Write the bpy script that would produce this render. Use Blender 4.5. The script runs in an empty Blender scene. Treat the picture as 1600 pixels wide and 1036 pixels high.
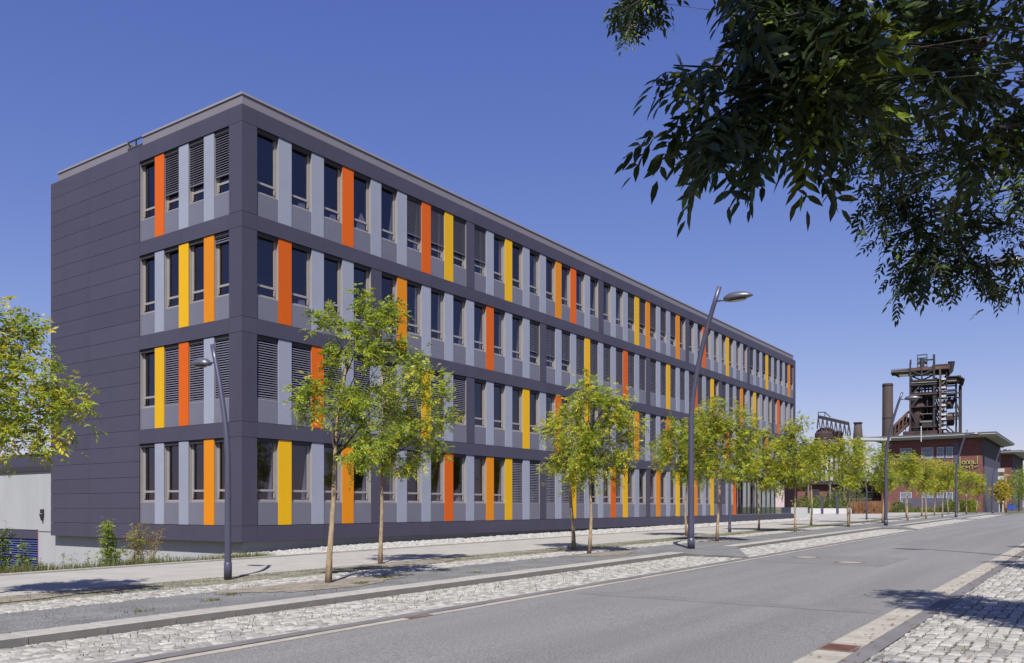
import bpy, math, random
import numpy as np
from mathutils import Vector, Matrix, Euler
random.seed(7); RNG = np.random.default_rng(7)
scene = bpy.context.scene
COL = scene.collection

# ------------------------------------------------------------------ camera, sky, sun, exposure
YAW = math.radians(35.01)
VD = np.array([math.cos(YAW), math.sin(YAW), 0.0])      # view direction
RD = np.array([math.sin(YAW), -math.cos(YAW), 0.0])     # to the right of the view
CAM = np.array([-17.98, -23.49, 1.60])
cd = bpy.data.cameras.new('camera'); cam = bpy.data.objects.new('camera', cd); COL.objects.link(cam)
cam.location = CAM; cam.rotation_euler = (math.radians(90), 0, YAW - math.radians(90))
cd.sensor_width = 36; cd.lens = 1334/1600*36; cd.shift_y = (792-518)/1600
cd.clip_start = 0.1; cd.clip_end = 6000
scene.camera = cam

SUN_EL = math.radians(52.5)
SH = VD + 0.035*RD; SH /= np.linalg.norm(SH)            # where shadows point on the ground
world = bpy.data.worlds.new('World'); scene.world = world; world.use_nodes = True
wn = world.node_tree; wn.nodes.clear()
sky = wn.nodes.new('ShaderNodeTexSky'); sky.sky_type = 'NISHITA'; sky.sun_disc = False
sky.sun_elevation = SUN_EL
az_to_sun = math.atan2(-SH[0], -SH[1])                   # compass angle from +Y clockwise
sky.sun_rotation = az_to_sun
sky.altitude = 120; sky.air_density = 1.0; sky.dust_density = 0.35; sky.ozone_density = 3.0
tint = wn.nodes.new('ShaderNodeMix'); tint.data_type = 'RGBA'; tint.blend_type = 'MULTIPLY'
tint.inputs['Factor'].default_value = 1.0; tint.inputs[7].default_value = (0.88, 0.86, 2.12, 1)
bg = wn.nodes.new('ShaderNodeBackground'); bg.inputs['Strength'].default_value = 0.060
wo = wn.nodes.new('ShaderNodeOutputWorld')
# film response of the photograph: each colour channel of the sky follows its own curve
spc = wn.nodes.new('ShaderNodeSeparateColor'); cmb = wn.nodes.new('ShaderNodeCombineColor')
wn.links.new(sky.outputs[0], spc.inputs[0])
for i_, pw_ in enumerate((1.05, 0.95, 0.60)):
    m_ = wn.nodes.new('ShaderNodeMath'); m_.operation = 'POWER'; m_.inputs[1].default_value = pw_
    wn.links.new(spc.outputs[i_], m_.inputs[0]); wn.links.new(m_.outputs[0], cmb.inputs[i_])
wn.links.new(cmb.outputs[0], tint.inputs[6]); wn.links.new(tint.outputs[2], bg.inputs['Color'])
wn.links.new(bg.outputs[0], wo.inputs['Surface'])

sd = bpy.data.lights.new('sun', 'SUN'); sun = bpy.data.objects.new('sun', sd); COL.objects.link(sun)
sd.energy = 4.2; sd.angle = math.radians(0.53); sd.color = (1.0, 0.95, 0.87)
ldir = Vector((SH[0]*math.cos(SUN_EL), SH[1]*math.cos(SUN_EL), -math.sin(SUN_EL)))
sun.rotation_euler = ldir.to_track_quat('-Z', 'Y').to_euler()
sun.location = (0, 0, 60)
vs = scene.view_settings
vs.view_transform = 'Standard'; vs.look = 'None'; vs.exposure = 0.90; vs.gamma = 1.0; vs.use_curve_mapping = False

# ------------------------------------------------------------------ helpers
def KX(X): return 0.0055*np.minimum(np.maximum(X, -40), 120)   # the street climbs gently away from the camera
def DR(X): return 0.018*X                                     # street runs slightly askew to the facade
def at(px, d, z=0.0):                                        # pixel column + distance -> world
    r = (px-800)/1334*d
    p = CAM + VD*d + RD*r
    return Vector((p[0], p[1], z))
def zat(py, d): return 1.6 + (792-py)/1334*d

ALB = 0.75
def nt(name):
    m = bpy.data.materials.new(name); m.use_nodes = True
    n = m.node_tree; b = n.nodes['Principled BSDF']; return m, n, b
def mat(name, col, rough=0.6, metal=0.0, var=0.0, scale=4.0, bump=0.0, bscale=60.0, stretch=None, spec=0.5, speck=0.0, spscale=200.0):
    col = tuple(c*ALB for c in col)
    m, n, b = nt(name)
    b.inputs['Base Color'].default_value = (*col, 1); b.inputs['Roughness'].default_value = rough
    b.inputs['Metallic'].default_value = metal; b.inputs['Specular IOR Level'].default_value = spec
    L = n.links
    tc = n.nodes.new('ShaderNodeTexCoord'); src = tc.outputs['Object']
    if stretch:
        mp = n.nodes.new('ShaderNodeMapping'); mp.inputs['Scale'].default_value = stretch
        L.new(src, mp.inputs['Vector']); src = mp.outputs[0]
    cur = None
    if var > 0:
        t = n.nodes.new('ShaderNodeTexNoise'); t.inputs['Scale'].default_value = scale; t.inputs['Detail'].default_value = 6
        L.new(src, t.inputs['Vector'])
        r = n.nodes.new('ShaderNodeValToRGB')
        r.color_ramp.elements[0].position = 0.3; r.color_ramp.elements[1].position = 0.7
        r.color_ramp.elements[0].color = (*[c*(1-var) for c in col], 1)
        r.color_ramp.elements[1].color = (*[min(1, c*(1+var)) for c in col], 1)
        L.new(t.outputs['Fac'], r.inputs['Fac']); cur = r.outputs['Color']
    if speck > 0:
        t2 = n.nodes.new('ShaderNodeTexNoise'); t2.inputs['Scale'].default_value = spscale; t2.inputs['Detail'].default_value = 2
        L.new(tc.outputs['Object'], t2.inputs['Vector'])
        r2 = n.nodes.new('ShaderNodeMapRange'); r2.inputs['From Min'].default_value = 0.3; r2.inputs['From Max'].default_value = 0.7
        r2.inputs['To Min'].default_value = 1-speck; r2.inputs['To Max'].default_value = 1+speck
        L.new(t2.outputs['Fac'], r2.inputs['Value'])
        mx = n.nodes.new('ShaderNodeMix'); mx.data_type = 'RGBA'; mx.blend_type = 'MULTIPLY'; mx.inputs['Factor'].default_value = 1
        if cur: L.new(cur, mx.inputs[6])
        else: mx.inputs[6].default_value = (*col, 1)
        L.new(r2.outputs[0], mx.inputs[7]); cur = mx.outputs[2]
    if cur: L.new(cur, b.inputs['Base Color'])
    if bump > 0:
        t3 = n.nodes.new('ShaderNodeTexNoise'); t3.inputs['Scale'].default_value = bscale; t3.inputs['Detail'].default_value = 4
        L.new(tc.outputs['Object'], t3.inputs['Vector'])
        bp = n.nodes.new('ShaderNodeBump'); bp.inputs['Strength'].default_value = bump; bp.inputs['Distance'].default_value = 0.02
        L.new(t3.outputs['Fac'], bp.inputs['Height']); L.new(bp.outputs[0], b.inputs['Normal'])
    return m
def mat_objrand(name, col, spread, rough=0.8, var=0.12, scale=25, bump=0.3):   # differs from piece to piece
    m = mat(name, col, rough, var=var, scale=scale, bump=bump, bscale=80)
    n = m.node_tree; L = n.links; b = n.nodes['Principled BSDF']
    g = n.nodes.new('ShaderNodeNewGeometry')
    for x in [x for x in n.nodes if x.type == 'TEX_NOISE']: L.new(g.outputs['Position'], x.inputs['Vector'])
    src = b.inputs['Base Color'].links[0].from_socket
    mr = n.nodes.new('ShaderNodeMapRange')
    mr.inputs['To Min'].default_value = 1-spread; mr.inputs['To Max'].default_value = 1+spread
    oi = n.nodes.new('ShaderNodeObjectInfo'); ad = n.nodes.new('ShaderNodeMath'); ad.operation = 'ADD'
    fr = n.nodes.new('ShaderNodeMath'); fr.operation = 'FRACT'
    L.new(g.outputs['Random Per Island'], ad.inputs[0]); L.new(oi.outputs['Random'], ad.inputs[1]); L.new(ad.outputs[0], fr.inputs[0])
    L.new(fr.outputs[0], mr.inputs['Value'])
    mx = n.nodes.new('ShaderNodeMix'); mx.data_type = 'RGBA'; mx.blend_type = 'MULTIPLY'; mx.inputs['Factor'].default_value = 1
    L.new(src, mx.inputs[6]); L.new(mr.outputs[0], mx.inputs[7]); L.new(mx.outputs[2], b.inputs['Base Color'])
    return m
def mat_leaf(name, col, trans=0.5, spread=0.22):
    col = tuple(c*0.95 for c in col)
    m, n, b = nt(name); L = n.links
    g = n.nodes.new('ShaderNodeNewGeometry')
    r = n.nodes.new('ShaderNodeValToRGB')
    r.color_ramp.elements[0].color = (*[c*(1-spread) for c in col], 1)
    r.color_ramp.elements[1].color = (*[min(1, c*(1+spread)) for c in col], 1)
    L.new(g.outputs['Random Per Island'], r.inputs['Fac'])
    L.new(r.outputs[0], b.inputs['Base Color']); b.inputs['Roughness'].default_value = 0.45
    b.inputs['Specular IOR Level'].default_value = 0.35
    tr = n.nodes.new('ShaderNodeBsdfTranslucent'); L.new(r.outputs[0], tr.inputs['Color'])
    mx = n.nodes.new('ShaderNodeMixShader'); mx.inputs[0].default_value = trans
    L.new(b.outputs[0], mx.inputs[1]); L.new(tr.outputs[0], mx.inputs[2])
    L.new(mx.outputs[0], n.nodes['Material Output'].inputs['Surface'])
    return m
def mat_glass(name, tintc=(0.62, 0.66, 0.78), add=0.04, mul=1.0):
    m = bpy.data.materials.new(name); m.use_nodes = True; n = m.node_tree; n.nodes.clear(); L = n.links
    o = n.nodes.new('ShaderNodeOutputMaterial'); mx = n.nodes.new('ShaderNodeMixShader')
    t = n.nodes.new('ShaderNodeBsdfTransparent'); t.inputs['Color'].default_value = (*tintc, 1)
    gl = n.nodes.new('ShaderNodeBsdfGlossy'); gl.inputs['Roughness'].default_value = 0.02
    gl.inputs['Color'].default_value = (0.92, 0.88, 1.0, 1)
    fr = n.nodes.new('ShaderNodeFresnel'); fr.inputs['IOR'].default_value = 1.5
    ma = n.nodes.new('ShaderNodeMath'); ma.operation = 'MULTIPLY_ADD'; ma.inputs[1].default_value = mul; ma.inputs[2].default_value = add
    ma.use_clamp = True
    L.new(fr.outputs[0], ma.inputs[0]); L.new(ma.outputs[0], mx.inputs[0])
    nz = n.nodes.new('ShaderNodeTexNoise'); nz.inputs['Scale'].default_value = 0.9
    tc = n.nodes.new('ShaderNodeTexCoord'); L.new(tc.outputs['Object'], nz.inputs['Vector'])
    bp = n.nodes.new('ShaderNodeBump'); bp.inputs['Strength'].default_value = 0.06; bp.inputs['Distance'].default_value = 0.05
    L.new(nz.outputs['Fac'], bp.inputs['Height']); L.new(bp.outputs[0], gl.inputs['Normal'])
    L.new(t.outputs[0], mx.inputs[1]); L.new(gl.outputs[0], mx.inputs[2]); L.new(mx.outputs[0], o.inputs['Surface'])
    return m

class MB:
    def __init__(s): s.v = []; s.f = []; s.mi = []
    def add(s, vs_, fs, mi=0):
        o = len(s.v); s.v += [tuple(v) for v in vs_]
        for f in fs: s.f.append(tuple(i+o for i in f)); s.mi.append(mi)
        return s
    def box(s, x0, x1, y0, y1, z0, z1, mi=0):
        return s.add([(x0,y0,z0),(x1,y0,z0),(x1,y1,z0),(x0,y1,z0),(x0,y0,z1),(x1,y0,z1),(x1,y1,z1),(x0,y1,z1)],
                     [(0,3,2,1),(4,5,6,7),(0,1,5,4),(1,2,6,5),(2,3,7,6),(3,0,4,7)], mi)
    def bevbox(s, x0, x1, y0, y1, z0, z1, b, mi=0):     # box with a chamfer round its upper edges
        v = [(x0,y0,z0),(x1,y0,z0),(x1,y1,z0),(x0,y1,z0),(x0,y0,z1-b),(x1,y0,z1-b),(x1,y1,z1-b),(x0,y1,z1-b),
             (x0+b,y0+b,z1),(x1-b,y0+b,z1),(x1-b,y1-b,z1),(x0+b,y1-b,z1)]
        return s.add(v, [(0,3,2,1),(0,1,5,4),(1,2,6,5),(2,3,7,6),(3,0,4,7),(4,5,9,8),(5,6,10,9),(6,7,11,10),(7,4,8,11),(8,9,10,11)], mi)
    def beam(s, p, q, w, h=None, mi=0):
        p = Vector(p); q = Vector(q); h = h or w; d = (q-p).normalized()
        up = Vector((0,0,1)) if abs(d.z) < 0.95 else Vector((1,0,0))
        a = d.cross(up).normalized()*w/2; b = a.cross(d).normalized()*h/2
        vs_ = [p-a-b,p+a-b,p+a+b,p-a+b,q-a-b,q+a-b,q+a+b,q-a+b]
        return s.add(vs_, [(0,1,2,3),(7,6,5,4),(0,4,5,1),(1,5,6,2),(2,6,7,3),(3,7,4,0)], mi)
    def tube(s, pts, rad, n=8, mi=0, caps=True):
        pts = [Vector(p) for p in pts]; base = len(s.v)
        prev = None
        for i, p in enumerate(pts):
            d = (pts[min(i+1, len(pts)-1)] - pts[max(i-1, 0)]).normalized()
            if prev is None:
                up = Vector((0,0,1)) if abs(d.z) < 0.9 else Vector((1,0,0)); a = d.cross(up).normalized()
            else: a = (prev - d*prev.dot(d)).normalized()
            prev = a; b = d.cross(a); r = rad[i] if hasattr(rad, '__len__') else rad
            for k in range(n):
                t = 2*math.pi*k/n; s.v.append(tuple(p + a*(r*math.cos(t)) + b*(r*math.sin(t))))
        for i in range(len(pts)-1):
            for k in range(n):
                o = base+i*n; k2 = (k+1) % n
                s.f.append((o+k, o+k2, o+n+k2, o+n+k)); s.mi.append(mi)
        if caps:
            s.f.append(tuple(base+k for k in reversed(range(n)))); s.mi.append(mi)
            o = base+(len(pts)-1)*n; s.f.append(tuple(o+k for k in range(n))); s.mi.append(mi)
        return s
    def prism(s, poly, z0, z1, mi=0):
        n = len(poly)
        z0s = z0 if hasattr(z0, '__len__') else [z0]*n; z1s = z1 if hasattr(z1, '__len__') else [z1]*n
        vs_ = [(x, y, z0s[i]) for i, (x, y) in enumerate(poly)] + [(x, y, z1s[i]) for i, (x, y) in enumerate(poly)]
        fs = [tuple(reversed(range(n))), tuple(range(n, 2*n))] + [(i, (i+1) % n, n+(i+1) % n, n+i) for i in range(n)]
        return s.add(vs_, fs, mi)
    def mesh(s, name, mats, smooth=False):
        me = bpy.data.meshes.new(name); me.from_pydata(s.v, [], s.f)
        for m in (mats if isinstance(mats, (list, tuple)) else [mats]): me.materials.append(m)
        if any(s.mi): me.polygons.foreach_set('material_index', s.mi)
        if smooth: me.polygons.foreach_set('use_smooth', [True]*len(s.f))
        me.update(); return me
    def build(s, name, mats, parent=None, loc=(0,0,0), smooth=False, **props):
        return place(name, s.mesh(name, mats, smooth), parent, loc, **props)
def place(name, me, parent=None, loc=(0,0,0), rot=None, scale=None, **props):
    o = bpy.data.objects.new(name, me); COL.objects.link(o); o.location = loc
    if rot is not None: o.rotation_euler = rot
    if scale is not None: o.scale = scale
    if parent is not None: o.parent = parent
    for k, v in props.items():
        if v is not None: o[k] = v
    return o
def thing(name, label, category, loc=(0,0,0), rz=0, group=None):
    o = place(name, None, None, loc, rot=(0,0,rz), label=label, category=category, group=group)
    o.empty_display_size = 0.3; return o
def kids(o): return [c for c in COL.objects if c.parent == o]
def copy_thing(o, loc, rz, label, group=None, scale=None):
    r = o.copy(); COL.objects.link(r); r.location = loc; r.rotation_euler = (0,0,rz); r['label'] = label
    if group: r['group'] = group
    if scale: r.scale = scale
    for c in kids(o):
        d = c.copy(); COL.objects.link(d); d.parent = r
        for g in kids(c):
            e = g.copy(); COL.objects.link(e); e.parent = d
    return r

# ------------------------------------------------------------------ materials
M = {}
M['asphalt'] = mat('asphalt', (0.198,0.195,0.192), 0.85, var=0.13, scale=0.8, bump=0.6, bscale=110, stretch=(0.07,1.3,1), speck=0.42, spscale=42)
M['patch'] = mat('asphalt_patch', (0.180,0.177,0.175), 0.85, var=0.10, scale=1.5, bump=0.5, bscale=110, speck=0.40, spscale=42)
M['asphalt_dark'] = mat('asphalt_dark', (0.16,0.15,0.155), 0.85, var=0.15, scale=2, bump=0.4, bscale=90, speck=0.2, spscale=80)
M['gravel'] = mat('gravel', (0.165,0.167,0.17), 0.95, var=0.22, scale=1.2, bump=1.0, bscale=45, speck=0.55, spscale=38)
M['gravel_grass'] = mat('gravel_grass', (0.20,0.19,0.14), 0.95, var=0.45, scale=1.6, bump=1.0, bscale=45, speck=0.5, spscale=32)
M['pave'] = mat('pavement', (0.36,0.345,0.32), 0.9, var=0.10, scale=1.3, bump=0.25, bscale=90, speck=0.10, spscale=60)
M['forecourt'] = mat('forecourt', (0.38,0.37,0.345), 0.9, var=0.12, scale=0.4, bump=0.2)
M['kerb'] = mat_objrand('kerb_stone', (0.36,0.345,0.315), 0.07, var=0.12, scale=9, bump=0.25)
M['kerb_face'] = mat('kerb_face_dark', (0.19,0.18,0.17), 0.9, var=0.2, scale=3, bump=0.4)  # darker tone given to the front and end faces of the stones
M['gutter'] = mat_objrand('gutter_tile', (0.36,0.335,0.285), 0.10, var=0.12, scale=9, bump=0.25)
M['cobble'] = mat_objrand('cobble', (0.34,0.33,0.305), 0.34, var=0.18, scale=14, bump=0.5)
M['mortar'] = mat('joint_soil', (0.12,0.105,0.075), 0.95, var=0.5, scale=3.0, bump=0.8, bscale=70, speck=0.4, spscale=45)
M['pebble'] = mat_objrand('pebble', (0.40,0.395,0.38), 0.2, var=0.06, bump=0.2)
M['earth'] = mat('earth', (0.235,0.205,0.165), 0.95, var=0.3, scale=3, bump=0.8, bscale=40, speck=0.35, spscale=30)
M['grassland'] = mat('grassland', (0.13,0.13,0.06), 0.95, var=0.4, scale=0.15, bump=0.5)
M['verge'] = mat('verge_soil', (0.17,0.16,0.09), 0.95, var=0.5, scale=2, bump=0.8, bscale=30)
def facade_mat(name, col, var=0.05, rough=0.55):
    m = mat(name, col, rough, var=var, scale=1.1, bump=0.03, bscale=15, speck=0.04, spscale=14, spec=0.28)
    n = m.node_tree; L = n.links; b = n.nodes['Principled BSDF']; src = b.inputs['Base Color'].links[0].from_socket
    oi = n.nodes.new('ShaderNodeObjectInfo'); mr = n.nodes.new('ShaderNodeMapRange')
    mr.inputs['To Min'].default_value = 0.94; mr.inputs['To Max'].default_value = 1.06
    mx = n.nodes.new('ShaderNodeMix'); mx.data_type = 'RGBA'; mx.blend_type = 'MULTIPLY'; mx.inputs['Factor'].default_value = 1
    L.new(oi.outputs['Random'], mr.inputs['Value']); L.new(src, mx.inputs[6]); L.new(mr.outputs[0], mx.inputs[7]); L.new(mx.outputs[2], b.inputs['Base Color'])
    return m
M['panel'] = facade_mat('dark_panel', (0.068,0.064,0.101))
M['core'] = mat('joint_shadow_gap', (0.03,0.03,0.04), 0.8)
M['spandrel'] = facade_mat('spandrel_grey', (0.165,0.168,0.220), rough=0.38)
M['fin_grey'] = facade_mat('fin_pale_grey', (0.31,0.335,0.43))
M['fin_red'] = facade_mat('fin_red_orange', (0.66,0.115,0.002), var=0.02)
M['fin_orange'] = facade_mat('fin_orange', (0.72,0.245,0.002), var=0.02)
M['fin_yellow'] = facade_mat('fin_yellow', (0.76,0.43,0.004), var=0.02)
M['alu'] = mat('window_aluminium', (0.36,0.34,0.34), 0.45, metal=0.15, var=0.05)
M['slat'] = mat('blind_slat', (0.21,0.21,0.28), 0.40, metal=0.2)
M['glass'] = mat_glass('window_glass', (0.86,0.83,0.95), 0.05, 0.9)
M['curtain'] = mat('white_curtain', (1.0,1.0,0.98), 0.9)
M['glass_entrance'] = mat_glass('entrance_glass', (0.55,0.68,0.64), 0.05, 0.9)
M['inner'] = mat('inner_wall', (0.13,0.13,0.14), 0.9, var=0.05)
M['innerdark'] = mat('inner_dark', (0.05,0.05,0.07), 0.9)
M['parapet'] = mat('parapet_metal', (0.235,0.215,0.24), 0.5, metal=0.1, var=0.05, scale=0.7)
M['cap'] = mat('parapet_cap', (0.36,0.34,0.36), 0.45, metal=0.2)
M['plinth'] = mat('plinth_render', (0.40,0.415,0.44), 0.9, var=0.06, scale=1.5, bump=0.1, stretch=(1,1,0.4))
M['roof'] = mat('roof_membrane', (0.25,0.25,0.26), 0.9, var=0.1)
M['pole'] = mat('lamp_pole_paint', (0.095,0.095,0.15), 0.38, metal=0.3, var=0.04)
M['lamp_head'] = mat('lamp_head_paint', (0.17,0.17,0.21), 0.35, metal=0.5)
M['lamp_lens'] = mat('lamp_lens', (0.35,0.34,0.30), 0.15)
M['bark'] = mat('bark_young', (0.36,0.27,0.17), 0.9, var=0.35, scale=18, bump=0.9, bscale=50, stretch=(1,1,0.35))
M['bark_dark'] = mat('bark_branch', (0.075,0.06,0.05), 0.9, var=0.3, scale=20, bump=0.6)
M['leaf_a'] = mat_leaf('leaf_lime', (0.34,0.40,0.040))
M['leaf_b'] = mat_leaf('leaf_green', (0.20,0.27,0.035))
M['leaf_c'] = mat_leaf('leaf_yellow', (0.56,0.50,0.05))
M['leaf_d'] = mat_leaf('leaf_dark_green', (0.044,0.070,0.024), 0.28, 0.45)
M['leaf_e'] = mat_leaf('leaf_turning', (0.10,0.12,0.015), 0.4)
M['dry'] = mat_leaf('leaf_dry', (0.26,0.15,0.07), 0.3)
M['grassblade'] = mat_leaf('grass_blade', (0.16,0.17,0.06), 0.4)
M['brick'] = None
def mat_brick():
    m, n, b = nt('brick_red'); L = n.links
    tc = n.nodes.new('ShaderNodeTexCoord')
    mp = n.nodes.new('ShaderNodeMapping'); mp.inputs['Rotation'].default_value = (math.radians(90), 0, 0)
    ge = n.nodes.new('ShaderNodeVectorMath'); ge.operation = 'MULTIPLY_ADD'
    sp = n.nodes.new('ShaderNodeSeparateXYZ'); L.new(tc.outputs['Object'], sp.inputs[0])
    ad = n.nodes.new('ShaderNodeMath'); ad.operation = 'ADD'; L.new(sp.outputs[0], ad.inputs[0]); L.new(sp.outputs[1], ad.inputs[1])
    cb = n.nodes.new('ShaderNodeCombineXYZ'); L.new(ad.outputs[0], cb.inputs[0]); L.new(sp.outputs[2], cb.inputs[1])
    br = n.nodes.new('ShaderNodeTexBrick'); br.inputs['Scale'].default_value = 1.0
    br.inputs['Brick Width'].default_value = 0.5; br.inputs['Row Height'].default_value = 0.16; br.inputs['Mortar Size'].default_value = 0.012
    br.inputs['Color1'].default_value = (0.16,0.055,0.05,1); br.inputs['Color2'].default_value = (0.11,0.036,0.036,1); br.inputs['Mortar'].default_value = (0.10,0.07,0.065,1)
    L.new(cb.outputs[0], br.inputs['Vector']); L.new(br.outputs['Color'], b.inputs['Base Color']); b.inputs['Roughness'].default_value = 0.9
    return m
M['brick'] = mat_brick()
M['darkmetal'] = mat('blue_grey_cladding', (0.085,0.085,0.135), 0.5, var=0.08, scale=0.6)
M['eave'] = mat('eave_white', (0.42,0.44,0.46), 0.6)
M['eave_top'] = mat('roof_edge_dark', (0.10,0.11,0.13), 0.6)
M['white'] = mat('white_paint', (0.55,0.55,0.57), 0.7, var=0.04)
M['rust'] = mat('rusted_iron', (0.050,0.026,0.028), 0.85, var=0.5, scale=0.25, speck=0.3, spscale=1.5)
M['rust_l'] = mat('rusted_iron_light', (0.11,0.062,0.050), 0.85, var=0.4, scale=0.4)
M['soot'] = mat('sooty_steel', (0.028,0.024,0.034), 0.8, var=0.3, scale=0.3)
M['chimney'] = mat('chimney_steel', (0.080,0.058,0.056), 0.8, var=0.25, scale=0.3, stretch=(1,1,0.2))
M['greygreen'] = mat('weathered_girder', (0.17,0.17,0.15), 0.8, var=0.3, scale=0.5)
M['blue'] = mat('blue_paint', (0.03,0.09,0.42), 0.5)
M['louvre'] = mat('blue_louvre', (0.085,0.105,0.27), 0.4, metal=0.2)
M['red'] = mat('red_seal', (0.45,0.12,0.18), 0.6)
M['corten'] = mat('corten_steel', (0.13,0.05,0.035), 0.8, var=0.3, scale=5)
M['iron'] = mat('cast_iron', (0.17,0.13,0.11), 0.7, var=0.25, scale=12, bump=0.4)
M['concrete_disc'] = mat('cover_concrete', (0.36,0.33,0.31), 0.85, var=0.15, scale=12)
M['yellowsign'] = mat('sign_letters', (0.36,0.35,0.12), 0.5)
M['timber'] = mat('ochre_timber', (0.35,0.26,0.13), 0.8)

# ------------------------------------------------------------------ ground setting
def strip(name, y0, y1, m, dz, x0=-45, x1=131, side='L', thick=0.0, step=4.0, **props):
    """long ribbon along the street; side L drifts with the left kerb line"""
    n = max(1, int((x1-x0)/step)); mb = MB()
    vs_ = []; fs = []
    for i in range(n+1):
        X = x0+(x1-x0)*i/n; d = DR(X) if side == 'L' else 0.004*X
        z = float(KX(X))+dz
        vs_ += [(X, y0+d, z), (X, y1+d, z)]
        if thick: vs_ += [(X, y0+d, z-thick), (X, y1+d, z-thick)]
    k = 4 if thick else 2
    for i in range(n):
        a = i*k; fs.append((a, a+k, a+k+1, a+1))
        if thick:
            fs.append((a, a+2, a+k+2, a+k)); fs.append((a+1, a+k+1, a+k+3, a+3))
    mb.add(vs_, fs)
    return mb.build(name, m, None, kind=props.pop('kind', 'structure'), **props)
# base sheet to the horizon
g = MB(); g.v = []; 
xs = [-3000,-60,-40,0.42,40,80,120,200,400,3000]; ys = [-3000,-200,-40,40,200,3000]
for X in xs:
    for Y in ys: g.v.append((X, Y, float(KX(X))-0.10-(1.6 if (Y == 40 and -60 <= X <= 0) else 0)))
# flat base; the sunken yard on the left is cut out and modelled as its own terrain below
g.v = [(X, Y, float(KX(X))-0.10) for X in xs for Y in ys]
ny = len(ys)
for i in range(len(xs)-1):
    for j in range(ny-1):
        if xs[i] in (-60,-40) and ys[j] in (-40,40): continue
        a = i*ny+j; g.f.append((a, a+ny, a+ny+1, a+1)); g.mi.append(0)
g.build('ground', M['grassland'], kind='structure')
# fill for the cut-out around the sunken yard (street side)
MB().add([(-60,-40,-0.33),(0.42,-40,-0.10),(0.42,-3.3,-0.10),(-60,-3.3,-0.33)], [(0,1,2,3)]).build('ground', M['grassland'], kind='structure')
def sm(t): t = min(1, max(0, t)); return t*t*(3-2*t)
def yard_z(X, Y):
    base = float(KX(X))+0.10
    near = sm((-X+max(0.0, Y)*1.2+0.3)/2.2)
    return base - 0.10*sm((Y+2.9)/2.5)*(1-near) - near*1.30*sm((Y+2.75)/1.5) + 0.03*math.sin(X*2.1)*math.sin(Y*1.7)*near
t = MB(); nx, nyy = 60, 60
Xg = [-60+60.42*(i/nx)**0.6 for i in range(nx+1)]; Yg = [-3.02 + 203*(j/nyy)**2.2 for j in range(nyy+1)]
t.v = [(x, y, yard_z(x, y)) for x in Xg for y in Yg]
for i in range(nx):
    for j in range(nyy):
        a = i*(nyy+1)+j; t.f.append((a, a+nyy+1, a+nyy+2, a+1)); t.mi.append(0)
t.build('sunken_yard', M['verge'], kind='structure', smooth=True)

strip('road', -20.7, -14.95, M['asphalt'], 0.0, x0=-60, x1=400, side='R')
strip('road', -15.3, -14.951, M['asphalt'], -0.004, x0=-60, x1=400)
# asphalt wedge where the left kerb line drifts away from the straight road sheet
w = MB(); w.add([(-60,-15.3,float(KX(-60))-0.008),(400,-15.3,float(KX(400))-0.008),(400,-14.95+DR(400),float(KX(400))-0.008),(-60,-15.2,float(KX(-60))-0.008)], [])
ww = MB()
for i in range(60):
    X0 = -60+i*7.6; X1 = X0+7.6
    ww.add([(X0,-15.6,float(KX(X0))-0.006),(X1,-15.6,float(KX(X1))-0.006),(X1,-14.96+DR(X1),float(KX(X1))-0.006),(X0,-14.96+DR(X0),float(KX(X0))-0.006)], [(0,1,2,3)])
ww.build('road', M['asphalt'], kind='structure')
IS = 0.11
strip('parking_bed', -14.55, -11.9, M['mortar'], -0.030)
strip('gutter_channel', -14.79, -14.55, M['asphalt_dark'], 0.016)
strip('gutter_bed', -14.95, -14.79, M['mortar'], 0.004)
strip('gravel_strip', -12.02, -10.04, M['gravel'], IS-0.006)
strip('cobble_bed', -10.04, -8.96, M['mortar'], IS-0.020)
strip('grassy_gravel_strip', -8.96, -7.60, M['gravel_grass'], IS-0.010)
strip('pavement', -7.48, -3.10, M['pave'], IS, x0=-60)
fc = MB()   # forecourt beyond the end of the building
for i in range(12):
    X0 = 57+i*8; X1 = X0+8
    fc.add([(X0,-3.2+DR(X0),float(KX(X0))+IS-0.004),(X1,-3.2+DR(X1),float(KX(X1))+IS-0.004),(X1,16,float(KX(X1))+IS-0.004),(X0,16,float(KX(X0))+IS-0.004)], [(0,1,2,3)])
fc.build('forecourt', M['forecourt'], kind='structure')
for X0, X1 in ((7.4,12.2),(38.9,44.2),(73.2,78.6),(108.5,131)):      # gravel dividers between the parking bays, level with the island
    mb = MB(); lo = -14.56
    def zz(X, o=0): return float(KX(X))+o
    poly = [(X0, -12.02+DR(X0)), (X0, lo+DR(X0)), (X0+0.15, lo+DR(X0)), (X1, -12.55+DR(X1)), (X1, -12.02+DR(X1))]
    zt = [zz(X0, .104), zz(X0, .03), zz(X0, .03), zz(X1, .09), zz(X1, .104)]
    mb.prism(poly, [z-0.3 for z in zt], zt)
    mb.build('bay_divider', M['gravel'], kind='structure')
# right side
strip('gutter_bed', -21.10, -20.70, M['mortar'], 0.002, side='R')
strip('kerb_channel', -21.32, -21.10, M['asphalt_dark'], 0.006, side='R')
strip('cobble_bed', -30.0, -21.301, M['mortar'], -0.014, side='R')

def pieces(name, parent, mesh, items):
    for (x, y, z, rz, sx, sy, sz) in items:
        place(name, mesh, parent, (x, y, z), rot=(0, 0, rz), scale=(sx, sy, sz))
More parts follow.
